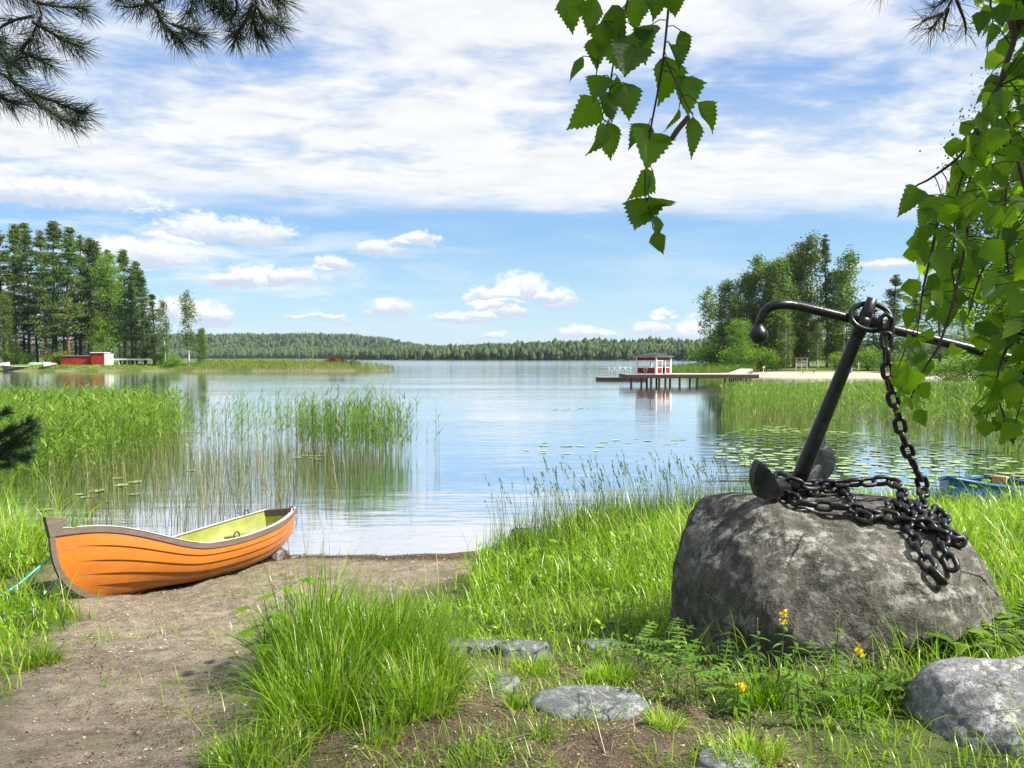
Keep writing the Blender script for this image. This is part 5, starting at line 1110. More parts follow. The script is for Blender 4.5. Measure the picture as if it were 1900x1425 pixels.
def lily_pads():
    R = np.random.RandomState(31); m, q = new_mat('lily_pad'); oi = q.n('ShaderNodeObjectInfo').outputs['Random']; oc = q.n('ShaderNodeTexCoord').outputs['Object']
    c = q.mix(q.rng(q.m('FRACT', q.m('ADD', oi, q.attr('tint'))), 0, 1), (.20, .30, .11), (.42, .50, .26)); c = q.mix(q.rng(q.noise(oc, 9, 3), .55, .7, 0, .5), c, (.40, .36, .16))
    b = principled(q, c, .16, 1.0); q.L.new(b.outputs[0], q.out.inputs[0])
    def pad(seed):
        r = np.random.RandomState(seed); n = 14; a = np.linspace(.22, 2 * np.pi - .22, n); rr = 1 + r.normal(0, .03, n); V = [(0.12, 0, 0)] + [(k * math.cos(t), .82 * k * math.sin(t), r.uniform(0, .05)) for k, t in zip(rr, a)]
        return np.array(V), [(0, i, i + 1) for i in range(1, n)]
    protos = []
    for s in range(4):
        V, Fs = pad(s); me = bpy.data.meshes.new('lily_pad'); me.from_pydata(V.tolist(), [], Fs); me.materials.append(m); me.update(); protos.append(me)
    pp = lambda l: [tuple(at(px, py, 0)[:2]) for px, py in l]
    pts = []
    A = pp([(1300, 830), (1345, 800), (1420, 790), (1560, 800), (1700, 812), (1860, 838), (2020, 880), (1960, 920), (1760, 902), (1560, 905), (1420, 880), (1330, 850)])
    pts += list(poly_pts(R, 3600, A, lambda x, y, d: .95 * (.35 + 1.1 * (fbm2(x * .5, y * .7, 3, 3) - .2)) * smooth(-.2, 1.0, d)))
    A = pp([(60, 950), (140, 905), (330, 870), (420, 860), (330, 900), (170, 935)]); pts += list(poly_pts(R, 40, A, lambda x, y, d: .4))
    A = pp([(940, 838), (1010, 822), (1060, 828), (1290, 800), (1300, 815), (1080, 845), (960, 845)]); pts += list(poly_pts(R, 170, A, lambda x, y, d: .5 * (fbm2(x * .7, y * .7, 2, 8) > .45)))
    A = pp([(1028, 760), (1095, 756), (1098, 759), (1035, 763)]); pts += list(poly_pts(R, 60, A, lambda x, y, d: .9))
    A = pp([(560, 845), (600, 838), (620, 850), (570, 858)]); pts += list(poly_pts(R, 40, A))
    pts = np.array(pts); pts = pts[in_view(pts, 10)]
    keep = []                                                     # no two pads on top of each other
    grid = {}
    for p in pts:
        k = (int(p[0] // .34), int(p[1] // .34))
        if any(np.hypot(*(p[:2] - o[:2])) < .34 for dx in (-1, 0, 1) for dy in (-1, 0, 1) for o in grid.get((k[0] + dx, k[1] + dy), [])): continue
        grid.setdefault(k, []).append(p); keep.append(p)
    pts = np.array(keep); pts = pts[np.argsort(np.hypot(pts[:, 0], pts[:, 1]))]
    near, rest = pts[:300], pts[300:]
    for p in near:
        s = R.uniform(.12, .215); o = link('lily_pad', protos[R.randint(4)], None, None, (p[0], p[1], .008 + R.uniform(0, .004))); o.scale = (s, s, s); o.rotation_euler = (0, 0, R.uniform(0, 6.28))
        if p[0] > -2: tag(o, 'lily pad floating on the bay between the boulder and the wide reed bed', 'lily pad', 'lily pads before the wide reed bed')
        else: tag(o, 'lily pad floating among the thin reed stalks beyond the orange boat', 'lily pad', 'lily pads among the thin reed stalks')
    V, Fs, T, n0 = [], [], [], 0
    for p in rest:
        v, f = pad(R.randint(4)); s = R.uniform(.12, .215); a = R.uniform(0, 6.28); v = v * s; x = v[:, 0] * math.cos(a) - v[:, 1] * math.sin(a); y = v[:, 0] * math.sin(a) + v[:, 1] * math.cos(a)
        V.append(np.stack([x + p[0], y + p[1], v[:, 2] + .008 + R.uniform(0, .004)], 1)); Fs += [(i + n0, j + n0, k + n0) for i, j, k in f]; T.append(np.full(len(v), R.rand())); n0 += len(v)
    tag(link('lily_field', mesh_np('lily_field', np.concatenate(V), np.array(Fs), False, {'tint': np.concatenate(T)}), m), 'farther floating lily pads spread before the right reed bed', 'lily pads', kind='stuff')
lily_pads()
# ------------------------------------------------------------------ single plants in the foreground
def leaf_vf(L, Wd, fold=.15, curl=.4, n=7, ser=0., tipx=.35):
    """a pointed leaf along +x from its stalk: V, quads, along, across"""
    V, A, B = [], [], []
    for i in range(n + 1):
        t = i / n; w = Wd * .5 * (math.sin(math.pi * t ** .62) ** .9) * (1 + (ser if i % 2 else -ser)) if 0 < t < 1 else 0.0005
        a = -curl * t; x = L * (math.sin(curl * t) / curl if curl else t); z = -L * (1 - math.cos(curl * t)) / curl if curl else 0
        for s in (-1, 0, 1): V.append((x, s * w, z + abs(s) * w * fold)); A.append(t); B.append(s)
    Q = []
    for i in range(n):
        for s in (0, 1): Q.append((i * 3 + s, i * 3 + s + 1, i * 3 + 4 + s, i * 3 + 3 + s))
    return np.array(V), np.array(Q), np.array(A), np.array(B)
def frame(d, up=(0, 0, 1)):
    d = Vector(d).normalized(); u = Vector(up); s = u.cross(d)
    s = s.normalized() if s.length > 1e-4 else d.orthogonal().normalized(); return np.array([d, s, d.cross(s)])
def herb(name, label, x, y, h, R, kind, group=None, cat='plant'):
    z = gz(x, y); t = thing(name, label, cat, (x, y, z), 0, group); cl = Cloud(); st = MB()
    lean = Vector((R.uniform(-.15, .15), R.uniform(-.12, .12), 1)); top = lean * h; path = spline([(0, 0, -.02), lean * h * .5 + Vector((R.uniform(-.02, .02), 0, 0)), top], 5)
    def put(p, d, L, w, ti, **kw):
        V, Q, A, B = leaf_vf(L, w, **kw); M = frame(d); cl.add(V @ M + np.array(p), Q, np.full(len(V), ti), A)
    if kind in ('goldenrod', 'weed'):
        st.tube(path, [.005 * (1 - .6 * i / len(path)) for i in range(len(path))], 6); n = 16
        for k in range(n):
            f = .12 + .75 * k / n; a = k * 2.4; p = Vector(path[int(f * (len(path) - 1))]); put(p, (math.cos(a), math.sin(a), .55 - .5 * R.rand()), .13 * (1.1 - .6 * f) * R.uniform(.8, 1.2), .022, R.uniform(.1, .7), curl=.9)
        fl = Cloud(); C = []
        for k in range(42 if kind == 'goldenrod' else 0): f = .80 + .20 * R.rand(); p = Vector(path[-1]) * f; C.append([p.x + R.normal() * .022 * (1.3 - f), p.y + R.normal() * .022, p.z + R.normal() * .008 + .01])
        if C: fl.leaves(np.array(C), R.uniform(.012, .024, len(C)), R, R.rand(len(C)), .8)
        if C: link('flower_head', fl.mesh('flower_head'), M_YEL, t)
    elif kind == 'fern':
        for a in np.linspace(0, 6.28, 6, endpoint=False) + R.uniform(0, 1):
            q = [Vector((0, 0, 0)), Vector((math.cos(a) * h * .35, math.sin(a) * h * .35, h * .62)), Vector((math.cos(a) * h * .85, math.sin(a) * h * .85, h * R.uniform(.55, .8)))]; sp = spline(q, 9); st.tube(sp, [.0035 * (1 - .7 * i / len(sp)) for i in range(len(sp))], 5); ti = R.uniform(.2, .9)
            for i in range(4, len(sp)):
                d = (sp[i] - sp[i - 1]).normalized(); s = d.cross(Vector((0, 0, 1))).normalized(); f = i / len(sp); L = .34 * h * (1 - (f - .35) ** 2 * 1.9) * (1.02 - f * .75)
                for sg in (-1, 1): put(sp[i], s * sg + d * .45 + Vector((0, 0, -.1)), max(L, .02), .030 + .02 * h, np.clip(ti + R.normal() * .08, 0, 1), n=8, ser=.22, curl=.35)
    elif kind == 'rowan':                                             # pinnate leaves, like a rowan seedling
        st.tube(path, .004, 6)
        for k in range(7):
            a = k * 2.2 + R.rand(); b = Vector(path[min(int((.35 + .65 * k / 7) * (len(path) - 1)), len(path) - 1)]); d = Vector((math.cos(a), math.sin(a), .35)); Ls = .20 * R.uniform(.8, 1.2); e = b + d * Ls; st.tube([b, (b + e) / 2 + Vector((0, 0, .015)), e], .002, 5); s = d.cross(Vector((0, 0, 1))).normalized(); ti = R.uniform(.2, .95)
            for j in range(6):
                p = b + (e - b) * (.2 + .16 * j)
                for sg in (-1, 1): put(p, s * sg + d * .5, .055, .02, ti, curl=.5)
            put(e, d, .055, .02, ti, curl=.5)
    else:                                                             # maple like seedling or raspberry: palmate leaves
        st.tube(path, .0032, 6)
        for k in range(6):
            a = k * 2.4 + R.rand(); b = Vector(path[min(int((.4 + .6 * k / 5) * (len(path) - 1)), len(path) - 1)]); d = Vector((math.cos(a), math.sin(a), .5)); e = b + d * h * .22; st.tube([b, e], .0018, 5); ti = R.uniform(0, 1)
            for j, w in zip((-1.1, -.55, 0, .55, 1.1), (.6, .85, 1, .85, .6)):
                put(e, (math.cos(a + j), math.sin(a + j), -.12), min(h * .26, .11) * w, min(h * .11, .045), ti, curl=.4, n=7, ser=.15)
    st.build('stem', M_STEM, t); link('leaves', cl.mesh('leaves'), {'fern': M_FERN, 'rowan': M_PLANT, 'goldenrod': M_PLANT, 'weed': M_PLANT}.get(kind, M_BRIGHT), t); return t
M_STEM = plain('green_stem', (.10, .14, .03), .6, .3); M_YEL = foliage('yellow_flowers', [(0, (.75, .50, .005)), (1, (.85, .66, .02))], .3)
def herbs():
    R = np.random.RandomState(77); g = lambda px, py: on_ground(px, py)
    for px, Y, pyt, lab in ((1445, 4.15, 1140, 'tall yellow flowered goldenrod standing before the middle of the huge boulder'), (1605, 4.10, 1208, 'yellow flowered goldenrod right of the tallest one, before the boulder'), (1382, 3.9, 1283, 'short goldenrod with a single yellow head at the foot of the boulder')):
        x = (px - CX) / F * Y; zt = CAMH + (HZ - pyt) / F * Y; herb('goldenrod', lab, x, Y, zt - gz(x, Y), R, 'goldenrod', 'goldenrods at the boulder')
    for px, Y, h, lab in ((1800, 4.5, .25, 'fern at the right foot of the boulder, behind the pale stone'), (1850, 4.6, .30, 'fern behind the pale stone, near the right picture edge'), (1900, 5.0, .36, 'fern cut by the right picture edge above the pale stone'), (1790, 5.0, .24, 'small fern hanging against the right flank of the boulder'), (1668, 3.9, .16, 'low fern in the gap between boulder and pale stone')):
        herb('fern', lab, (px - CX) / F * Y, Y, h, R, 'fern', 'ferns right of the boulder')
    for px, Y, h, lab in ((1262, 4.45, .24, 'plant with feathered leaves left of the boulder foot'), (1300, 4.05, .22, 'dark plant with feathered leaves in front of the left boulder side'), (1235, 4.9, .28, 'bright feathered seedling beside the small mossy slab'), (1185, 5.0, .22, 'low feathered seedling behind the large slab'), (1345, 4.15, .2, 'feathered plant among the grass before the boulder'), (1540, 3.9, .22, 'feathered plant between the two tall goldenrods')):
        herb('rowan_seedling', lab, (px - CX) / F * Y, Y, h, R, 'rowan', 'feather leaved seedlings at the boulder')
    for px, Y, h, lab in ((500, 4.9, .55, 'bright yellow green seedling on the left edge of the tallest tussock'), (540, 5.2, .60, 'bright lobed seedling rising over the tallest tussock'), (478, 4.6, .42, 'small bright seedling at the path edge of the tussock'), (1745, 12.0, .85, 'lobed leafy plant in front of the blue boat'), (1790, 11.0, .95, 'tall leafy plant with pale leaves before the blue boat'), (1668, 10.5, .8, 'leafy plant beyond the boulder left of the blue boat'), (1840, 10.0, .9, 'leafy plant near the right end of the blue boat'), (1560, 13, .9, 'leafy plant behind the back fluke of the anchor'),
                          (1010, 8.5, .42, 'leafy plant on the left flank of the grassy hump'), (1080, 8.0, .40, 'leafy plant in the middle of the grassy hump'), (1170, 9.0, .45, 'leafy plant on top of the grassy hump near the boulder'), (20, 8.0, .7, 'big leaved plant at the left edge by the mooring rope'), (60, 8.6, .7, 'leafy plant between the rope and the boat bow')):
        herb('seedling', lab, (px - CX) / F * Y, Y, h, R, 'maple', 'broad leaved seedlings on the bank')
    for px, Y, h, lab in ((1420, 4.3, .40, 'leafy weed without flowers left of the tallest goldenrod'), (1490, 4.2, .34, 'leafy weed without flowers between the two tall goldenrods'), (1560, 4.25, .42, 'slender leafy weed close to the second goldenrod'), (1650, 3.9, .42, 'leafy weed without flowers just left of the pale stone'), (1330, 4.3, .30, 'small leafy weed before the left corner of the boulder'), (1500, 3.6, .30, 'narrow leaved weed at the bottom edge below the boulder'), (1610, 3.5, .34, 'leafy weed at the bottom edge beside the pale stone')):
        herb('weed', lab, (px - CX) / F * Y, Y, h, R, 'weed', 'leafy weeds in front of the boulder')
    # bent straw lying across the large slab
    P = on_ground(1085, 1312); t = MB(); q = [on_ground(1130, 1330) + Vector((0, 0, .10)), on_ground(1088, 1313) + Vector((0, 0, .13)), on_ground(1123, 1402) + Vector((0, 0, .01))]
    t.tube([q[0], (q[0] + q[1]) / 2 + Vector((0, 0, .004)), q[1]], .0022, 5); t.tube([q[1], (q[1] + q[2]) / 2, q[2]], .0022, 5); tag(t.build('dry_straw', plain('straw', (.55, .50, .38), .6), None), 'bent pale dry straw leaning over the large flat slab', 'straw')
herbs()
def litter():
    """fallen leaf bits, twigs and pebbles"""
    R = np.random.RandomState(91); cl = Cloud()
    P, n = scatter(R, 75000, -6, 2.2, 2.5, 10.6, lambda x, y, n: np.clip(cover(x, y, n)[0] * (.26 + .9 * (fbm2(x * 2, y * 2, 3, 83) > .50) * .6) + cover(x, y, n)[1] * .9, 0, 1) * (n > .05)); P = P[in_view(P)]; N = len(P)
    P[:, 2] += .018 + R.uniform(.001, .008, N); cl.leaves(P, R.uniform(.005, .024, N) * np.where(R.rand(N) < .06, 1.7, 1), R, R.rand(N), .45, .80)
    # twigs and straw
    P, n = scatter(R, 17000, -6, 2.2, 2.5, 10.6, lambda x, y, n: (cover(x, y, n)[0] * .12 + cover(x, y, n)[1] * .6) * (n > .05)); P = P[in_view(P)]; N = len(P); P[:, 2] += .02
    cl.blades(P, R.uniform(.03, .16, N), R.uniform(.002, .0035, N), R.uniform(0, 6.28, N), R.uniform(1.35, 1.6, N), R.uniform(-.2, .3, N), R.uniform(.2, 1, N), 2, prof=.2)
    # washed up debris line
    P, n = scatter(R, 60000, -4.2, .4, 9.8, 11.2, lambda x, y, n: np.exp(-((n - .12) / .10) ** 2)); N = min(len(P), 3500); P = P[:N]; P[:, 2] += .022; cl.leaves(P, R.uniform(.015, .05, N), R, R.uniform(0, .45, N), .3, .85)
    tag(link('leaf_litter', cl.mesh('leaf_litter'), foliage('litter', [(0, (.055, .032, .022)), (.35, (.15, .085, .05)), (.7, (.26, .20, .12)), (1, (.42, .37, .26))], .1, .8, .15)), 'dry leaf bits, needles and twigs strewn over the sandy path and soil', 'leaf litter', kind='stuff')
    # weeds creeping over the soil
    cl = Cloud(); P, n = scatter(R, 48000, -4, 2.2, 2.6, 9.8, lambda x, y, n: ((cover(x, y, n)[1] * .9 * (fbm2(x * 2.4, y * 2.4, 2, 95) > .42)) + cover(x, y, n)[0] * .16 * (fbm2(x * 1.7, y * 1.7, 2, 97) > .57)) * (n > .2)); P = P[in_view(P)]; N = len(P)
    cl.blades(P, R.uniform(.04, .19, N), R.uniform(.003, .008, N), R.uniform(0, 6.28, N), R.uniform(.2, 1.0, N), R.uniform(.2, 1.4, N), R.uniform(.2, 1, N), 3)
    tag(link('ground_weeds', cl.mesh('ground_weeds'), M_GRASS), 'short weeds and thin grass creeping over the brown soil and path', 'weeds', kind='stuff')
    # pebbles
    V0 = np.array([(1, 0, 0), (-1, 0, 0), (0, 1, 0), (0, -1, 0), (0, 0, 1), (0, 0, -1.)]); F0 = np.array([(0, 2, 4), (2, 1, 4), (1, 3, 4), (3, 0, 4), (2, 0, 5), (1, 2, 5), (3, 1, 5), (0, 3, 5)])
    P, n = scatter(R, 9000, -6, 1.5, 2.6, 10.6, lambda x, y, n: cover(x, y, n)[0] * .4 * (n > .03)); P = P[in_view(P)]; N = len(P); s = R.uniform(.004, .011, N) * np.where(R.rand(N) < .05, 2.2, 1)
    V = (V0[None] * R.uniform(.6, 1.3, (N, 6, 3)) * np.array([1.2, 1, .6]) * s[:, None, None]) + P[:, None] + np.array([0, 0, .016]); me = mesh_np('gravel', V, (F0[None] + (np.arange(N) * 6)[:, None, None]).reshape(-1, 3), True, {'tint': np.repeat(R.rand(N), 6)})
    m, q = new_mat('pebbles'); b = principled(q, q.ramp(q.attr('tint'), [(0, (.10, .09, .085)), (.5, (.26, .23, .20)), (1, (.50, .47, .44))]), .8, .3); q.L.new(b.outputs[0], q.out.inputs[0]); tag(link('gravel', me, m), 'small pebbles in the sand of the path', 'gravel', kind='stuff')
litter()
# ------------------------------------------------------------------ the birch and the pine the viewer stands under
def veiny(name):
    m, q = new_mat(name); u = q.attr('lu'); v = q.attr('lv'); ti = q.attr('tint')
    c = q.ramp(ti, [(0, (.030, .070, .014)), (.4, (.065, .14, .014)), (.75, (.12, .24, .016)), (1, (.20, .30, .08))])
    av = q.m('ABSOLUTE', v); ph = q.m('FRACT', q.m('MULTIPLY', q.m('SUBTRACT', u, q.m('MULTIPLY', av, .20)), 7.0))
    vein = q.m('MAXIMUM', q.rng(q.m('ABSOLUTE', q.m('SUBTRACT', ph, .5)), .0, .09, 1, 0), q.rng(av, .0, .07, 1, 0))
    oc = q.n('ShaderNodeTexCoord').outputs['Object']; n = q.noise(oc, 35, 4, .6)
    c = q.mix(q.rng(n, .4, .7, 0, .45), c, (.13, .20, .03)); c = q.mix(q.m('MULTIPLY', vein, .22), c, (.17, .25, .05)); c = q.mix(q.rng(q.noise(oc, 16, 4, .7), .64, .72, 0, .6), c, (.13, .09, .03))
    b = principled(q, c, .36, .45, 0, bump(q, q.m('ADD', vein, q.m('MULTIPLY', n, .8)), .25, .003)); t = q.n('ShaderNodeBsdfTranslucent'); q.put(t.inputs[0], q.mix(1.0, c, (2.1, 2.1, .45), 'MULTIPLY'))
    x = q.n('ShaderNodeMixShader'); x.inputs[0].default_value = .64; q.L.new(b.outputs[0], x.inputs[1]); q.L.new(t.outputs[0], x.inputs[2]); q.L.new(x.outputs[0], q.out.inputs[0]); return m
M_LEAF = veiny('birch_leaf'); M_TWIG = plain('birch_twig', (.065, .042, .032), .7, .3, var=.4, scale=30)
class LeafBag:
    def __init__(s): s.V, s.Q, s.T, s.U, s.W, s.n = [], [], [], [], [], 0
    def leaf(s, base, d, nrm, L, R, ti, wid=.80, stalk=True):
        n = 22; fold = R.uniform(.05, .65); curl = R.uniform(-.6, 1.3); wav = R.uniform(-.06, .06); V = []; U = []; W_ = []
        for i in range(n + 1):
            t = i / n; w = .5 * wid * L * (min(1, (t / .30)) ** .62) * max(0., (1 - t) / .70 if t > .30 else 1) ** (.95 if t < .8 else 1.15)
            if 0 < i < n: w *= 1 + (.10 if i % 2 else -.07) + R.uniform(-.03, .03)
            ca = curl * t; x = L * (math.sin(ca) / curl if abs(curl) > 1e-3 else t); z = -L * (1 - math.cos(ca)) / curl if abs(curl) > 1e-3 else 0
            for sd in (-1, -.5, 0, .5, 1): V.append((x + (.035 * L if i % 2 and abs(sd) == 1 else 0), sd * w, z + abs(sd) * w * fold + wav * L * math.sin(t * 7) * abs(sd))); U.append(t); W_.append(sd)
        d = Vector(d).normalized(); nr = Vector(nrm); nr = (nr - d * nr.dot(d)).normalized(); sdv = nr.cross(d); M = np.array([d, sdv, nr]); Q = []
        for i in range(n):
            for k in range(4): Q.append((i * 5 + k, i * 5 + k + 1, i * 5 + 6 + k, i * 5 + 5 + k))
        s.V.append(np.array(V) @ M + np.array(base)); s.Q.append(np.array(Q) + s.n); s.T.append(np.full(len(V), ti)); s.U.append(U); s.W.append(W_); s.n += len(V)
    def build(s, name, parent): return link(name, mesh_np(name, np.concatenate(s.V), np.concatenate(s.Q), True, {'tint': np.concatenate(s.T), 'lu': np.concatenate(s.U), 'lv': np.concatenate(s.W)}), M_LEAF, parent)
def clear_of_view(P, mx=60, my=60):
    """keeps only points that stay outside the picture"""
    px, py, f = proj(P); return ~((f > .02) & (px > -mx) & (px < 1900 + mx) & (py > -my) & (py < 1425 + my))
def overhead_birch():
    R = np.random.RandomState(8); t = thing('birch_tree', 'birch whose big serrated leaves hang in front of the sky and the anchor', 'tree')
    b = MB(); tb = (3.0, .5, 1.05); b.tube(spline([tb, (2.9, .45, 3.0), (2.7, .3, 5.5), (2.5, .1, 8.5), (2.4, 0, 11.5)], 6), [.17 - .006 * i for i in range(25)], 12); b.build('trunk', M_BARKB, t)
    Yc = 1.18
    def pt(px, py, Y=Yc): return atY(px, py, Y)
    tw = MB(); tc = MB(); lb = LeafBag()
    def twig(q, r0=.0022, r1=.0009, bag=None): sp = spline(q, 8); (bag or tw).tube(sp, [r0 + (r1 - r0) * i / (len(sp) - 1) for i in range(len(sp))], 6); return sp
    # centre branch: limb above the frame, three hanging twigs
    limb = MB(); limb.tube(spline([(2.72, .33, 5.3), (1.9, .7, 4.7), (1.0, 1.05, 4.05), (.35, 1.2, 3.75), pt(1240, -95), pt(1140, -90)], 8), [.032 - .00062 * i for i in range(41)], 8)
    A = twig([pt(1240, -95), pt(1243, -30), pt(1236, 60), pt(1226, 140), pt(1209, 230), pt(1199, 300), pt(1197, 355), pt(1207, 398), pt(1212, 425)])
    B = twig([pt(1170, -92, 1.2), pt(1168, -20, 1.2), pt(1150, 60, 1.2), pt(1136, 130, 1.2), pt(1130, 175, 1.2), pt(1118, 215, 1.2), pt(1128, 228, 1.2)], .002)
    C = twig([pt(1232, 105), pt(1250, 143, 1.16), pt(1270, 185, 1.15), pt(1285, 213, 1.15)], .0015)
    D = twig([pt(1085, -90, 1.22), pt(1082, -20, 1.22), pt(1090, 40, 1.22), pt(1110, 95, 1.22), pt(1105, 150, 1.22)], .0016)
    nodes = [(p, Y) for s_ in (A, B, C, D) for p in s_ for Y in (0,)]
    NP = [p for p, _ in nodes]
    # (base x, base y, tip x, tip y, tint, width)
    for (bx, by, tx, ty, ti, wd) in [(1050, -12, 1066, 64, .45, .85), (1105, -5, 1092, 66, .5, .9), (1135, 10, 1150, 92, .42, .9), (1185, -10, 1172, 62, .55, .9), (1215, -20, 1222, 38, .35, .9), (1248, -25, 1254, 34, .4, .9), (1120, 40, 1118, 104, .62, .85), (1180, 55, 1200, 122, .5, .95), (1210, 45, 1192, 102, .25, .9),
            (1150, 65, 1160, 142, .66, 1.0), (1178, 85, 1158, 146, .32, .95), (1100, 70, 1108, 132, .5, .8), (1082, 104, 1056, 152, .3, .42), (1120, 140, 1100, 186, .6, .85), (1145, 140, 1120, 186, .42, .7), (1158, 153, 1180, 210, .42, .8), (1112, 185, 1060, 243, .62, .8), (1122, 168, 1142, 220, .4, .55), (1120, 228, 1106, 292, .35, .6), (1128, 226, 1132, 300, .5, .7), (1132, 228, 1160, 280, .25, .4),
            (1262, 56, 1276, 112, .2, .6), (1244, 82, 1268, 122, .33, .9), (1236, 104, 1250, 196, .58, .9), (1262, 140, 1286, 212, .6, .95), (1270, 152, 1302, 166, .45, .8), (1260, 200, 1246, 254, .42, .5), (1286, 216, 1280, 298, .5, .5), (1294, 190, 1336, 245, .5, .7), (1204, 245, 1202, 312, .75, .9), (1204, 230, 1166, 260, .45, .7), (1222, 268, 1246, 262, .6, .7),
            (1212, 317, 1164, 372, .55, .8), (1198, 330, 1216, 360, .5, .6), (1206, 366, 1176, 422, .5, .95), (1208, 366, 1236, 408, .6, .85), (1218, 400, 1226, 440, .4, .75), (1214, 430, 1231, 474, .35, .7)]:
        p0 = pt(bx, by, Yc + R.uniform(-.03, .04)); p1 = pt(tx, ty, Yc + R.uniform(-.05, .05)); d = p1 - p0; nr = Vector((R.normal() * .45, -1, R.normal() * .45)); lb.leaf(p0, d, nr, d.length, R, max(ti - .16 + R.normal() * .05, .02), wd)
        q = min(NP, key=lambda p: (p - p0).length)
        if (q - p0).length < .12: tw.tube([q, (q + p0) / 2 + Vector((0, 0, .004)), p0], .0008, 5)
    b = MB(); q = spline([pt(1246, 258, 1.15), pt(1258, 240, 1.15), pt(1274, 221, 1.15), pt(1277, 214, 1.15)], 4); b.tube(q, [.002] + [.0042] * (len(q) - 3) + [.003, .001], 8); b.build('catkin', plain('catkin', (.11, .065, .05), .8, bmp=.5, scale=200), t)
    h = link('hanging_branch', None, None, t) if False else tw.build('hanging_twig', M_TWIG, t); lb.build('leaves', h)
    # right curtain: strands hanging from limbs over the right side
    lb = LeafBag(); st = [[(1915, -60), (1893, 40), (1868, 110), (1852, 165), (1856, 200), (1875, 235)], [(1852, 160), (1830, 200), (1812, 250), (1795, 300), (1776, 360), (1770, 430)], [(1812, 240), (1780, 290), (1728, 330), (1700, 345), (1686, 362)], [(1815, 250), (1800, 330), (1782, 400), (1766, 480), (1775, 560)],
                          [(1800, 380), (1790, 460), (1768, 560), (1742, 640), (1712, 690), (1690, 738)], [(1742, 400), (1728, 470), (1712, 540), (1706, 590)], [(1860, 250), (1868, 330), (1864, 420), (1874, 520), (1888, 610), (1895, 690)], [(1870, 440), (1840, 470), (1815, 520), (1795, 590)], [(1890, 300), (1915, 420), (1920, 560), (1912, 700)], [(1885, 620), (1866, 650), (1852, 690), (1846, 730)], [(1930, -40), (1940, 100), (1930, 250), (1925, 400)], [(1848, -60), (1838, 0), (1842, 40)]]
    curt = MB(); depth = [1.12, 1.05, 1.12, 1.15, 1.05, 1.1, 1.2, 1.15, 1.0, 1.1, 1.2, 1.2]; SP = []
    for q, Y in zip(st, depth): SP += [(p, Y) for p in twig([pt(x, y, Y) for x, y in q], .0042 if q is st[0] else .0026, .001, curt)]
    curt.tube(spline([pt(1852, 160, 1.08), pt(1880, 80, 1.1), pt(1915, -60, 1.12), (1.02, 1.1, 3.75)], 6), [.0075 - .0003 * i for i in range(18)][::-1] + [.0075], 7)
    limb.tube(spline([(2.8, .4, 4.3), (2.0, .85, 4.0), (1.3, 1.05, 3.85), (1.02, 1.1, 3.75)], 6), [.028 - .001 * i for i in range(19)], 8); limb.build('limb', M_BARKB, t)
    edge = ([-40, 20, 60, 90, 160, 200, 260, 310, 350, 400, 440, 520, 600, 640, 700, 760, 790, 850], [1795, 1800, 1830, 1868, 1812, 1800, 1785, 1762, 1752, 1712, 1698, 1690, 1688, 1680, 1668, 1690, 1830, 1870])
    got = []; tries = 0
    while len(got) < 520 and tries < 26000:
        tries += 1; y = R.uniform(-60, 800); x = R.uniform(np.interp(y, *edge), 2010)
        if any((x - a) ** 2 + (y - b_) ** 2 < 13.5 ** 2 for a, b_ in got): continue
        if 1690 < x < 1810 and 585 < y < 668 and R.rand() < .92: continue
        if x < 1812 and y > 640 and not (1655 < x < 1725): continue
        if 640 < y and x < 1725 and R.rand() < .35: continue
        if 60 < y < 140 and x < 1870: continue
        if y > 560 and 1730 < x < 1800 and R.rand() < .35: continue
        got.append((x, y))
    for x, y in got:
        Y = R.uniform(.98, 1.40); L = R.uniform(36, 60) / F * 1.10; p1 = pt(x, y + 22, Y); a = R.normal(0, .55); d = Vector((math.sin(a) - .12, R.normal() * .3, -math.cos(a))); p0 = p1 - d.normalized() * L * .8
        nr = Vector((R.normal() * .6, -1, R.normal() * .6)); lb.leaf(p0, d, nr, L, R, np.clip(R.normal(.52, .24), .02, 1), R.uniform(.62, .95))
        q, _ = min(SP, key=lambda s_: (s_[0] - p0).length)
        if (q - p0).length < .10: curt.tube([q, (q + p0) / 2 + Vector((0, 0, .003)), p0], .0008, 5)
    for bx, by, tx, ty in ((1706, 350, 1672, 392), (1725, 384, 1706, 415), (1712, 430, 1674, 470), (1705, 640, 1682, 690), (1688, 700, 1645, 736), (1700, 735, 1712, 762), (1690, 740, 1668, 765), (1848, 700, 1838, 770), (1866, 690, 1880, 770)):
        p0 = pt(bx, by, 1.06); p1 = pt(tx, ty, 1.04); d = p1 - p0; lb.leaf(p0, d, Vector((R.normal() * .4, -1, R.normal() * .4)), d.length, R, R.uniform(.35, .75), .62)
    h2 = curt.build('hanging_twig', M_TWIG, t); lb.build('leaves', h2)
    # the crown over and behind the viewer
    n = 330; u = R.normal(size=(n, 3)); u /= np.linalg.norm(u, axis=1, keepdims=True); C = np.array([2.6, .0, 7.6]) + u * np.array([3.3, 3.3, 3.9]) * (R.rand(n, 1) ** .45)
    C = C[clear_of_view(C, 200, 160)]; P, k, ti = clumps(C, np.full(len(C), .34), R, 42, 1, .9, 0, R.rand(len(C))); keep = clear_of_view(P, 120, 120) & (P[:, 2] > 3.7); cl = Cloud(); cl.leaves(P[keep], R.uniform(.05, .085, keep.sum()), R, ti[keep], .8)
    link('crown', cl.mesh('crown'), M_BIRCH, t)
    br = MB()
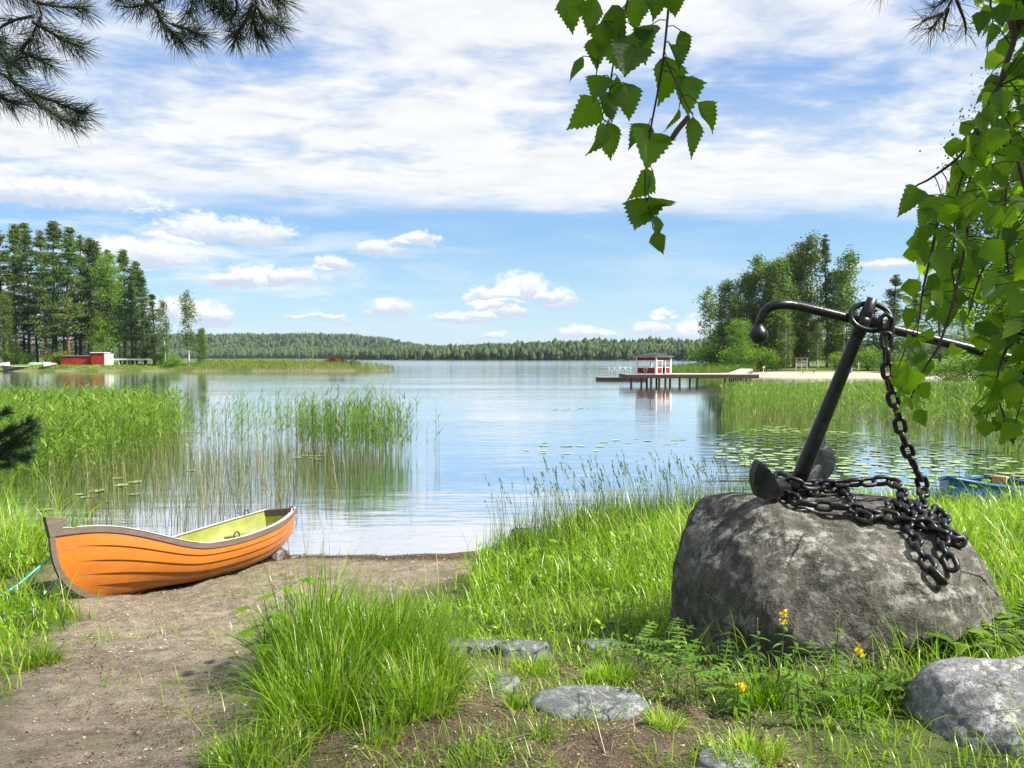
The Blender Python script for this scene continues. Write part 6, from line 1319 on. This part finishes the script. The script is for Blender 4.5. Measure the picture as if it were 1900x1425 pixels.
    for k in range(26):
        z = R.uniform(4.5, 11); a = R.uniform(0, 6.28); L = R.uniform(1.2, 2.8); c0 = Vector((2.6, .2, z)); e = c0 + Vector((math.cos(a) * L, math.sin(a) * L, .8))
        if clear_of_view(np.array([e, (c0 + e) / 2]), 60, 40).all(): br.tube([c0, (c0 + e) / 2 + Vector((0, 0, .2)), e], [.035, .02, .008], 6)
    br.build('limb', M_BARKB, t)
overhead_birch()
M_NEEDLE = foliage('pine_needles', [(0, (.012, .022, .014)), (.6, (.028, .050, .022)), (1, (.055, .085, .03))], .1, .5, .3)
def needle_spray(cl, path, R, n, L=.070, spread=1.0, w=.0014):
    """needles round the last part of a shoot, pointing forwards"""
    m = len(path); f = R.rand(n) ** .8 * (m - 1.001); i = f.astype(int); fr = (f - i)[:, None]; A = np.array([p[:] for p in path]); P = A[i] * (1 - fr) + A[i + 1] * fr; d = A[i + 1] - A[i]; d /= np.linalg.norm(d, axis=1, keepdims=True)
    s = R.normal(size=(n, 3)); s -= d * (s * d).sum(1, keepdims=True); s /= np.linalg.norm(s, axis=1, keepdims=True); th = R.uniform(.35, spread, n)[:, None]; q = d * np.cos(th) + s * np.sin(th); q[:, 2] -= .06
    ln = (L * R.uniform(.75, 1.15, n))[:, None]; e = P + q * ln; mid = P + q * ln * .5 + s * ln * .05; wv = np.cross(q, R.normal(size=(n, 3))); wv /= np.linalg.norm(wv, axis=1, keepdims=True); wv *= w * .5
    V = np.stack([P - wv, P + wv, mid + wv, mid - wv, e + wv * .3, e - wv * .3], 1).reshape(-1, 3); b = (np.arange(n) * 6)[:, None]; Q = np.concatenate([b + np.array([[0, 1, 2, 3]]), b + np.array([[3, 2, 4, 5]])], 0); cl.add(V, Q, np.repeat(R.rand(n), 6), np.tile([0, 0, .5, .5, 1, 1], n))
def overhead_pine():
    R = np.random.RandomState(18); t = thing('pine_tree', 'pine whose dark needle branches hang into the sky above the orange boat', 'tree'); b = MB()
    b.tube(spline([(-1.6, -2.2, 1.1), (-1.5, -2.2, 4), (-1.4, -2.1, 8), (-1.5, -2, 12)], 6), [.2 - .006 * i for i in range(19)], 12); b.build('trunk', M_BARKP, t); P_ = lambda x, y, Y=2.1: atY(x, y, Y); bag = [None, None]
    lim = MB(); lim.tube(spline([(-1.5, -2.2, 4.6), (-1.6, -.5, 4.75), (-1.6, 1.0, 4.3), P_(-90, -110)], 6), [.06 - .0025 * i for i in range(19)], 8); lim.tube(spline([(-1.5, -2.2, 5.0), (-1.1, 0, 5.0), (-.95, 1.2, 4.4), P_(380, -130)], 6), [.05 - .002 * i for i in range(19)], 8)
    lim.tube(spline([(-1.5, -2.2, 5.4), (.3, -.8, 5.2), (1.1, .9, 4.6), P_(1790, -140), P_(1715, -130)], 6), [.05 - .0018 * i for i in range(25)], 8); lim.build('limb', M_BARKP, t)
    def shoot(pts, n, Y=2.1, Ln=.070, r=.005):
        sp = spline([P_(x, y, Y + .05 * k) for k, (x, y) in enumerate(pts)], 5); bag[1].tube(sp, [r * (1 - .6 * i / len(sp)) for i in range(len(sp))], 6); needle_spray(bag[0], sp, R, int(n * 1.15), Ln)
    A = [([(-90, -110), (20, -40), (75, 20), (62, 60), (58, 75)], 240, 2.0), ([(70, 5), (110, 12), (150, 15), (160, 20)], 210, 2.1), ([(60, 40), (95, 60), (125, 78), (152, 88)], 300, 2.05), ([(58, 70), (40, 95), (70, 110), (95, 122)], 260, 2.05), ([(60, 30), (20, 40), (-10, 62), (5, 80)], 240, 2.2), ([(-60, 110), (-10, 130), (45, 165), (90, 185), (140, 205), (158, 212)], 520, 2.0), ([(40, 160), (75, 195), (110, 218), (140, 228)], 260, 2.05), ([(20, 145), (15, 120), (40, 108), (60, 100)], 200, 2.1), ([(-30, 60), (-10, 85), (10, 110), (45, 132)], 240, 2.15), ([(-40, 160), (0, 180), (30, 195)], 220, 2.1), ([(-90, -60), (-60, 40), (-60, 110)], 120, 2.0), ([(-60, -80), (10, -20), (50, 0)], 220, 2.15),
         ([(380, -130), (330, -50), (270, -10), (290, 20), (305, 45)], 200, 2.0), ([(290, 15), (300, 40), (322, 62), (338, 78)], 260, 2.05), ([(320, 45), (350, 55), (378, 68)], 220, 2.1), ([(330, -30), (300, 0), (262, 10), (240, 14)], 200, 2.1), ([(350, -50), (375, -10), (400, 10)], 220, 2.1), ([(380, -130), (450, -60), (475, 0), (468, 38)], 300, 2.0), ([(470, 5), (455, 40), (440, 62), (438, 74)], 260, 2.05), ([(475, 10), (492, 35), (510, 42), (525, 50)], 280, 2.05), ([(460, -40), (500, -12), (528, 6)], 260, 2.1), ([(420, -60), (415, -10), (412, 22)], 220, 2.1), ([(340, -60), (355, 0), (352, 30)], 160, 2.15), ([(465, 20), (476, 58), (490, 72)], 200, 2.1), ([(420, -40), (440, 10), (425, 38)], 160, 2.1), ([(250, -30), (230, -10), (222, 0)], 100, 2.1),
         ([(1790, -140), (1775, -30), (1755, 20), (1736, 42), (1722, 62)], 130, 2.2), ([(1750, 25), (1730, 32), (1712, 38)], 60, 2.2), ([(1790, -60), (1765, -10), (1740, 10), (1730, 14)], 70, 2.25), ([(1775, 0), (1790, 40), (1792, 62)], 40, 2.2), ([(1760, 15), (1752, 42), (1750, 58)], 30, 2.2), ([(1715, -130), (1660, -50), (1630, -18)], 60, 2.2)]
    for part in (A[:12], A[12:26], A[26:]):
        bag[:] = [Cloud(), MB()]
        for a in part: shoot(*a)
        g = bag[1].build('needle_twig', M_TWIG, t); link('needles', bag[0].mesh('needles'), M_NEEDLE, g)
    n = 240; u = R.normal(size=(n, 3)); u /= np.linalg.norm(u, axis=1, keepdims=True); C = np.array([-1.5, -2.0, 8.8]) + u * np.array([3.2, 3.0, 3.6]) * (R.rand(n, 1) ** .45); C = C[clear_of_view(C, 250, 220)]; P, k, ti = clumps(C, np.full(len(C), .36), R, 34, 1, .5, 0, R.rand(len(C))); kp = clear_of_view(P, 150, 150) & (P[:, 2] > 4.8); cl = Cloud(); cl.leaves(P[kp], R.uniform(.10, .18, kp.sum()), R, ti[kp], .3); link('crown', cl.mesh('crown'), M_PINE, t)
overhead_pine()
def young_spruce():
    R = np.random.RandomState(28); Y = 2.6; x = (-230 - CX) / F * Y; z = gz(x, Y); t = thing('young_spruce', 'dark young conifer whose twig reaches in from the left picture edge', 'tree', (x, Y, z)); o = Vector((x, Y, z)); b = MB(); b.tube([(0, 0, -.1), (.02, 0, 1.6), (.0, .02, 3.3)], [.05, .035, .008], 8); b.build('trunk', M_BARKS, t); cl = Cloud(); tw = MB()
    def sh(q, n, L=.030):
        sp = spline([Vector(p) - o for p in q], 6); tw.tube(sp, [.006 * (1 - .7 * i / len(sp)) for i in range(len(sp))], 6); needle_spray(cl, sp, R, int(n * .7), L, 1.25, .0017)
    P_ = lambda a, c, Y=2.6: atY(a, c, Y)
    for c0, q in ((1.9, [(-120, 880), (-50, 850), (20, 828), (72, 800)]), (1.9, [(-60, 855), (-10, 850), (30, 850), (62, 838)]), (1.9, [(-50, 840), (0, 805), (40, 790), (58, 778)]), (2.1, [(-120, 800), (-50, 790), (0, 770), (14, 762)]), (1.9, [(-40, 850), (5, 838), (30, 815)]), (1.9, [(-30, 845), (20, 832), (60, 820)]), (1.9, [(-30, 845), (25, 845), (50, 852)]), (1.9, [(-60, 830), (-5, 815), (22, 795)]), (1.9, [(-20, 838), (25, 815), (66, 790)]), (1.9, [(-80, 860), (-20, 868), (20, 862)])):
        sh([P_(*p) for p in q], 620)
    sh([o + Vector((0, 0, 1.9)), P_(-160, 890), P_(-120, 880)], 200); sh([o + Vector((0, 0, 2.1)), P_(-160, 805), P_(-120, 800)], 200)
    g = tw.build('twig', M_BARKS, t); nm = foliage('spruce_needles', [(0, (.035, .075, .045)), (1, (.085, .15, .075))], .25, .5, .3); link('needles', cl.mesh('needles'), nm, g); cl = Cloud(); tw = MB()
    for k in range(34):
        zz = R.uniform(.4, 3.2); a = R.uniform(0, 6.28); L = .75 * (1 - zz / 3.6) + .1; e = o + Vector((math.cos(a) * L, math.sin(a) * L, zz - .1)); px, py, f = proj(np.array([e]))
        if px[0] < -45: sh([o + Vector((0, 0, zz)), (o + Vector((0, 0, zz)) + e) / 2 + Vector((0, 0, .05)), e], 360)
    g = tw.build('branch', M_BARKS, t); link('needles', cl.mesh('needles'), nm, g)
young_spruce()
def side_trees():
    """the leafy tree behind the leaf curtain and trees off to the right that shade the bank"""
    def big(name, label, x, y, h, rad, z0, n, size, seed, mat, keep=None, bark=M_BARKS):
        R = np.random.RandomState(seed); z = max(gz(x, y), 0); t = thing(name, label, 'tree', (x, y, z)); b = MB(); b.tube([(0, 0, -.2), (.1, 0, h * .3), (-.05, .1, h * .65), (0, 0, h * .95)], [.2, .15, .09, .02], 9); b.build('trunk', bark, t)
        u = R.normal(size=(n, 3)); u /= np.linalg.norm(u, axis=1, keepdims=True); C = np.array([0, 0, (h + z0) / 2]) + u * np.array([rad, rad, (h - z0) / 2]) * (R.rand(n, 1) ** .38) 
        P, k, ti = clumps(C, np.full(n, rad * .11), R, 62, 1, .75, 0, R.rand(n)); 
        if keep: P2 = P + np.array([x, y, z]); kp = clear_of_view(P2, 100, 100); P, ti = P[kp], ti[kp]
        cl = Cloud(); cl.leaves(P, size * R.uniform(.7, 1.3, len(P)), R, ti, .75); link('crown', cl.mesh('crown'), mat, t); br = MB()
        for k in range(22):
            zz = R.uniform(z0 * .9, h * .85); a = R.uniform(0, 6.28); L = rad * R.uniform(.5, .95); br.tube([(0, 0, zz), (math.cos(a) * L * .5, math.sin(a) * L * .5, zz + .4), (math.cos(a) * L, math.sin(a) * L, zz + .6)], [.05, .03, .01], 5)
        if not keep: br.build('limb', bark, t)
        return t
    big('alder_tree', 'dark leafy tree on the right bank seen behind the hanging birch leaves', 16.4, 22.5, 12.5, 3.0, 1.0, 620, .10, 61, M_BIRCH)
    big('alder_tree', 'lower leafy tree at the edge of the wide reed bed', 27.5, 39, 9.5, 3.4, .6, 420, .16, 62, M_LUSH)
side_trees()
# ------------------------------------------------------------------ the air over the lake
def haze():
    m, q = new_mat('haze'); v = q.n('ShaderNodeVolumePrincipled'); q.put(v.inputs['Color'], (.80, .89, 1.0)); v.inputs['Density'].default_value = HAZE; v.inputs['Anisotropy'].default_value = 0.2
    q.L.new(v.outputs[0], q.out.inputs['Volume']); b = MB(); b.box((-3050, -3050, -3.6), (3050, 3050, 96)); o = b.build('haze', m); tag(o, 'thin bluish summer air over the lake', 'haze', kind='stuff')
HAZE = .00007
haze()
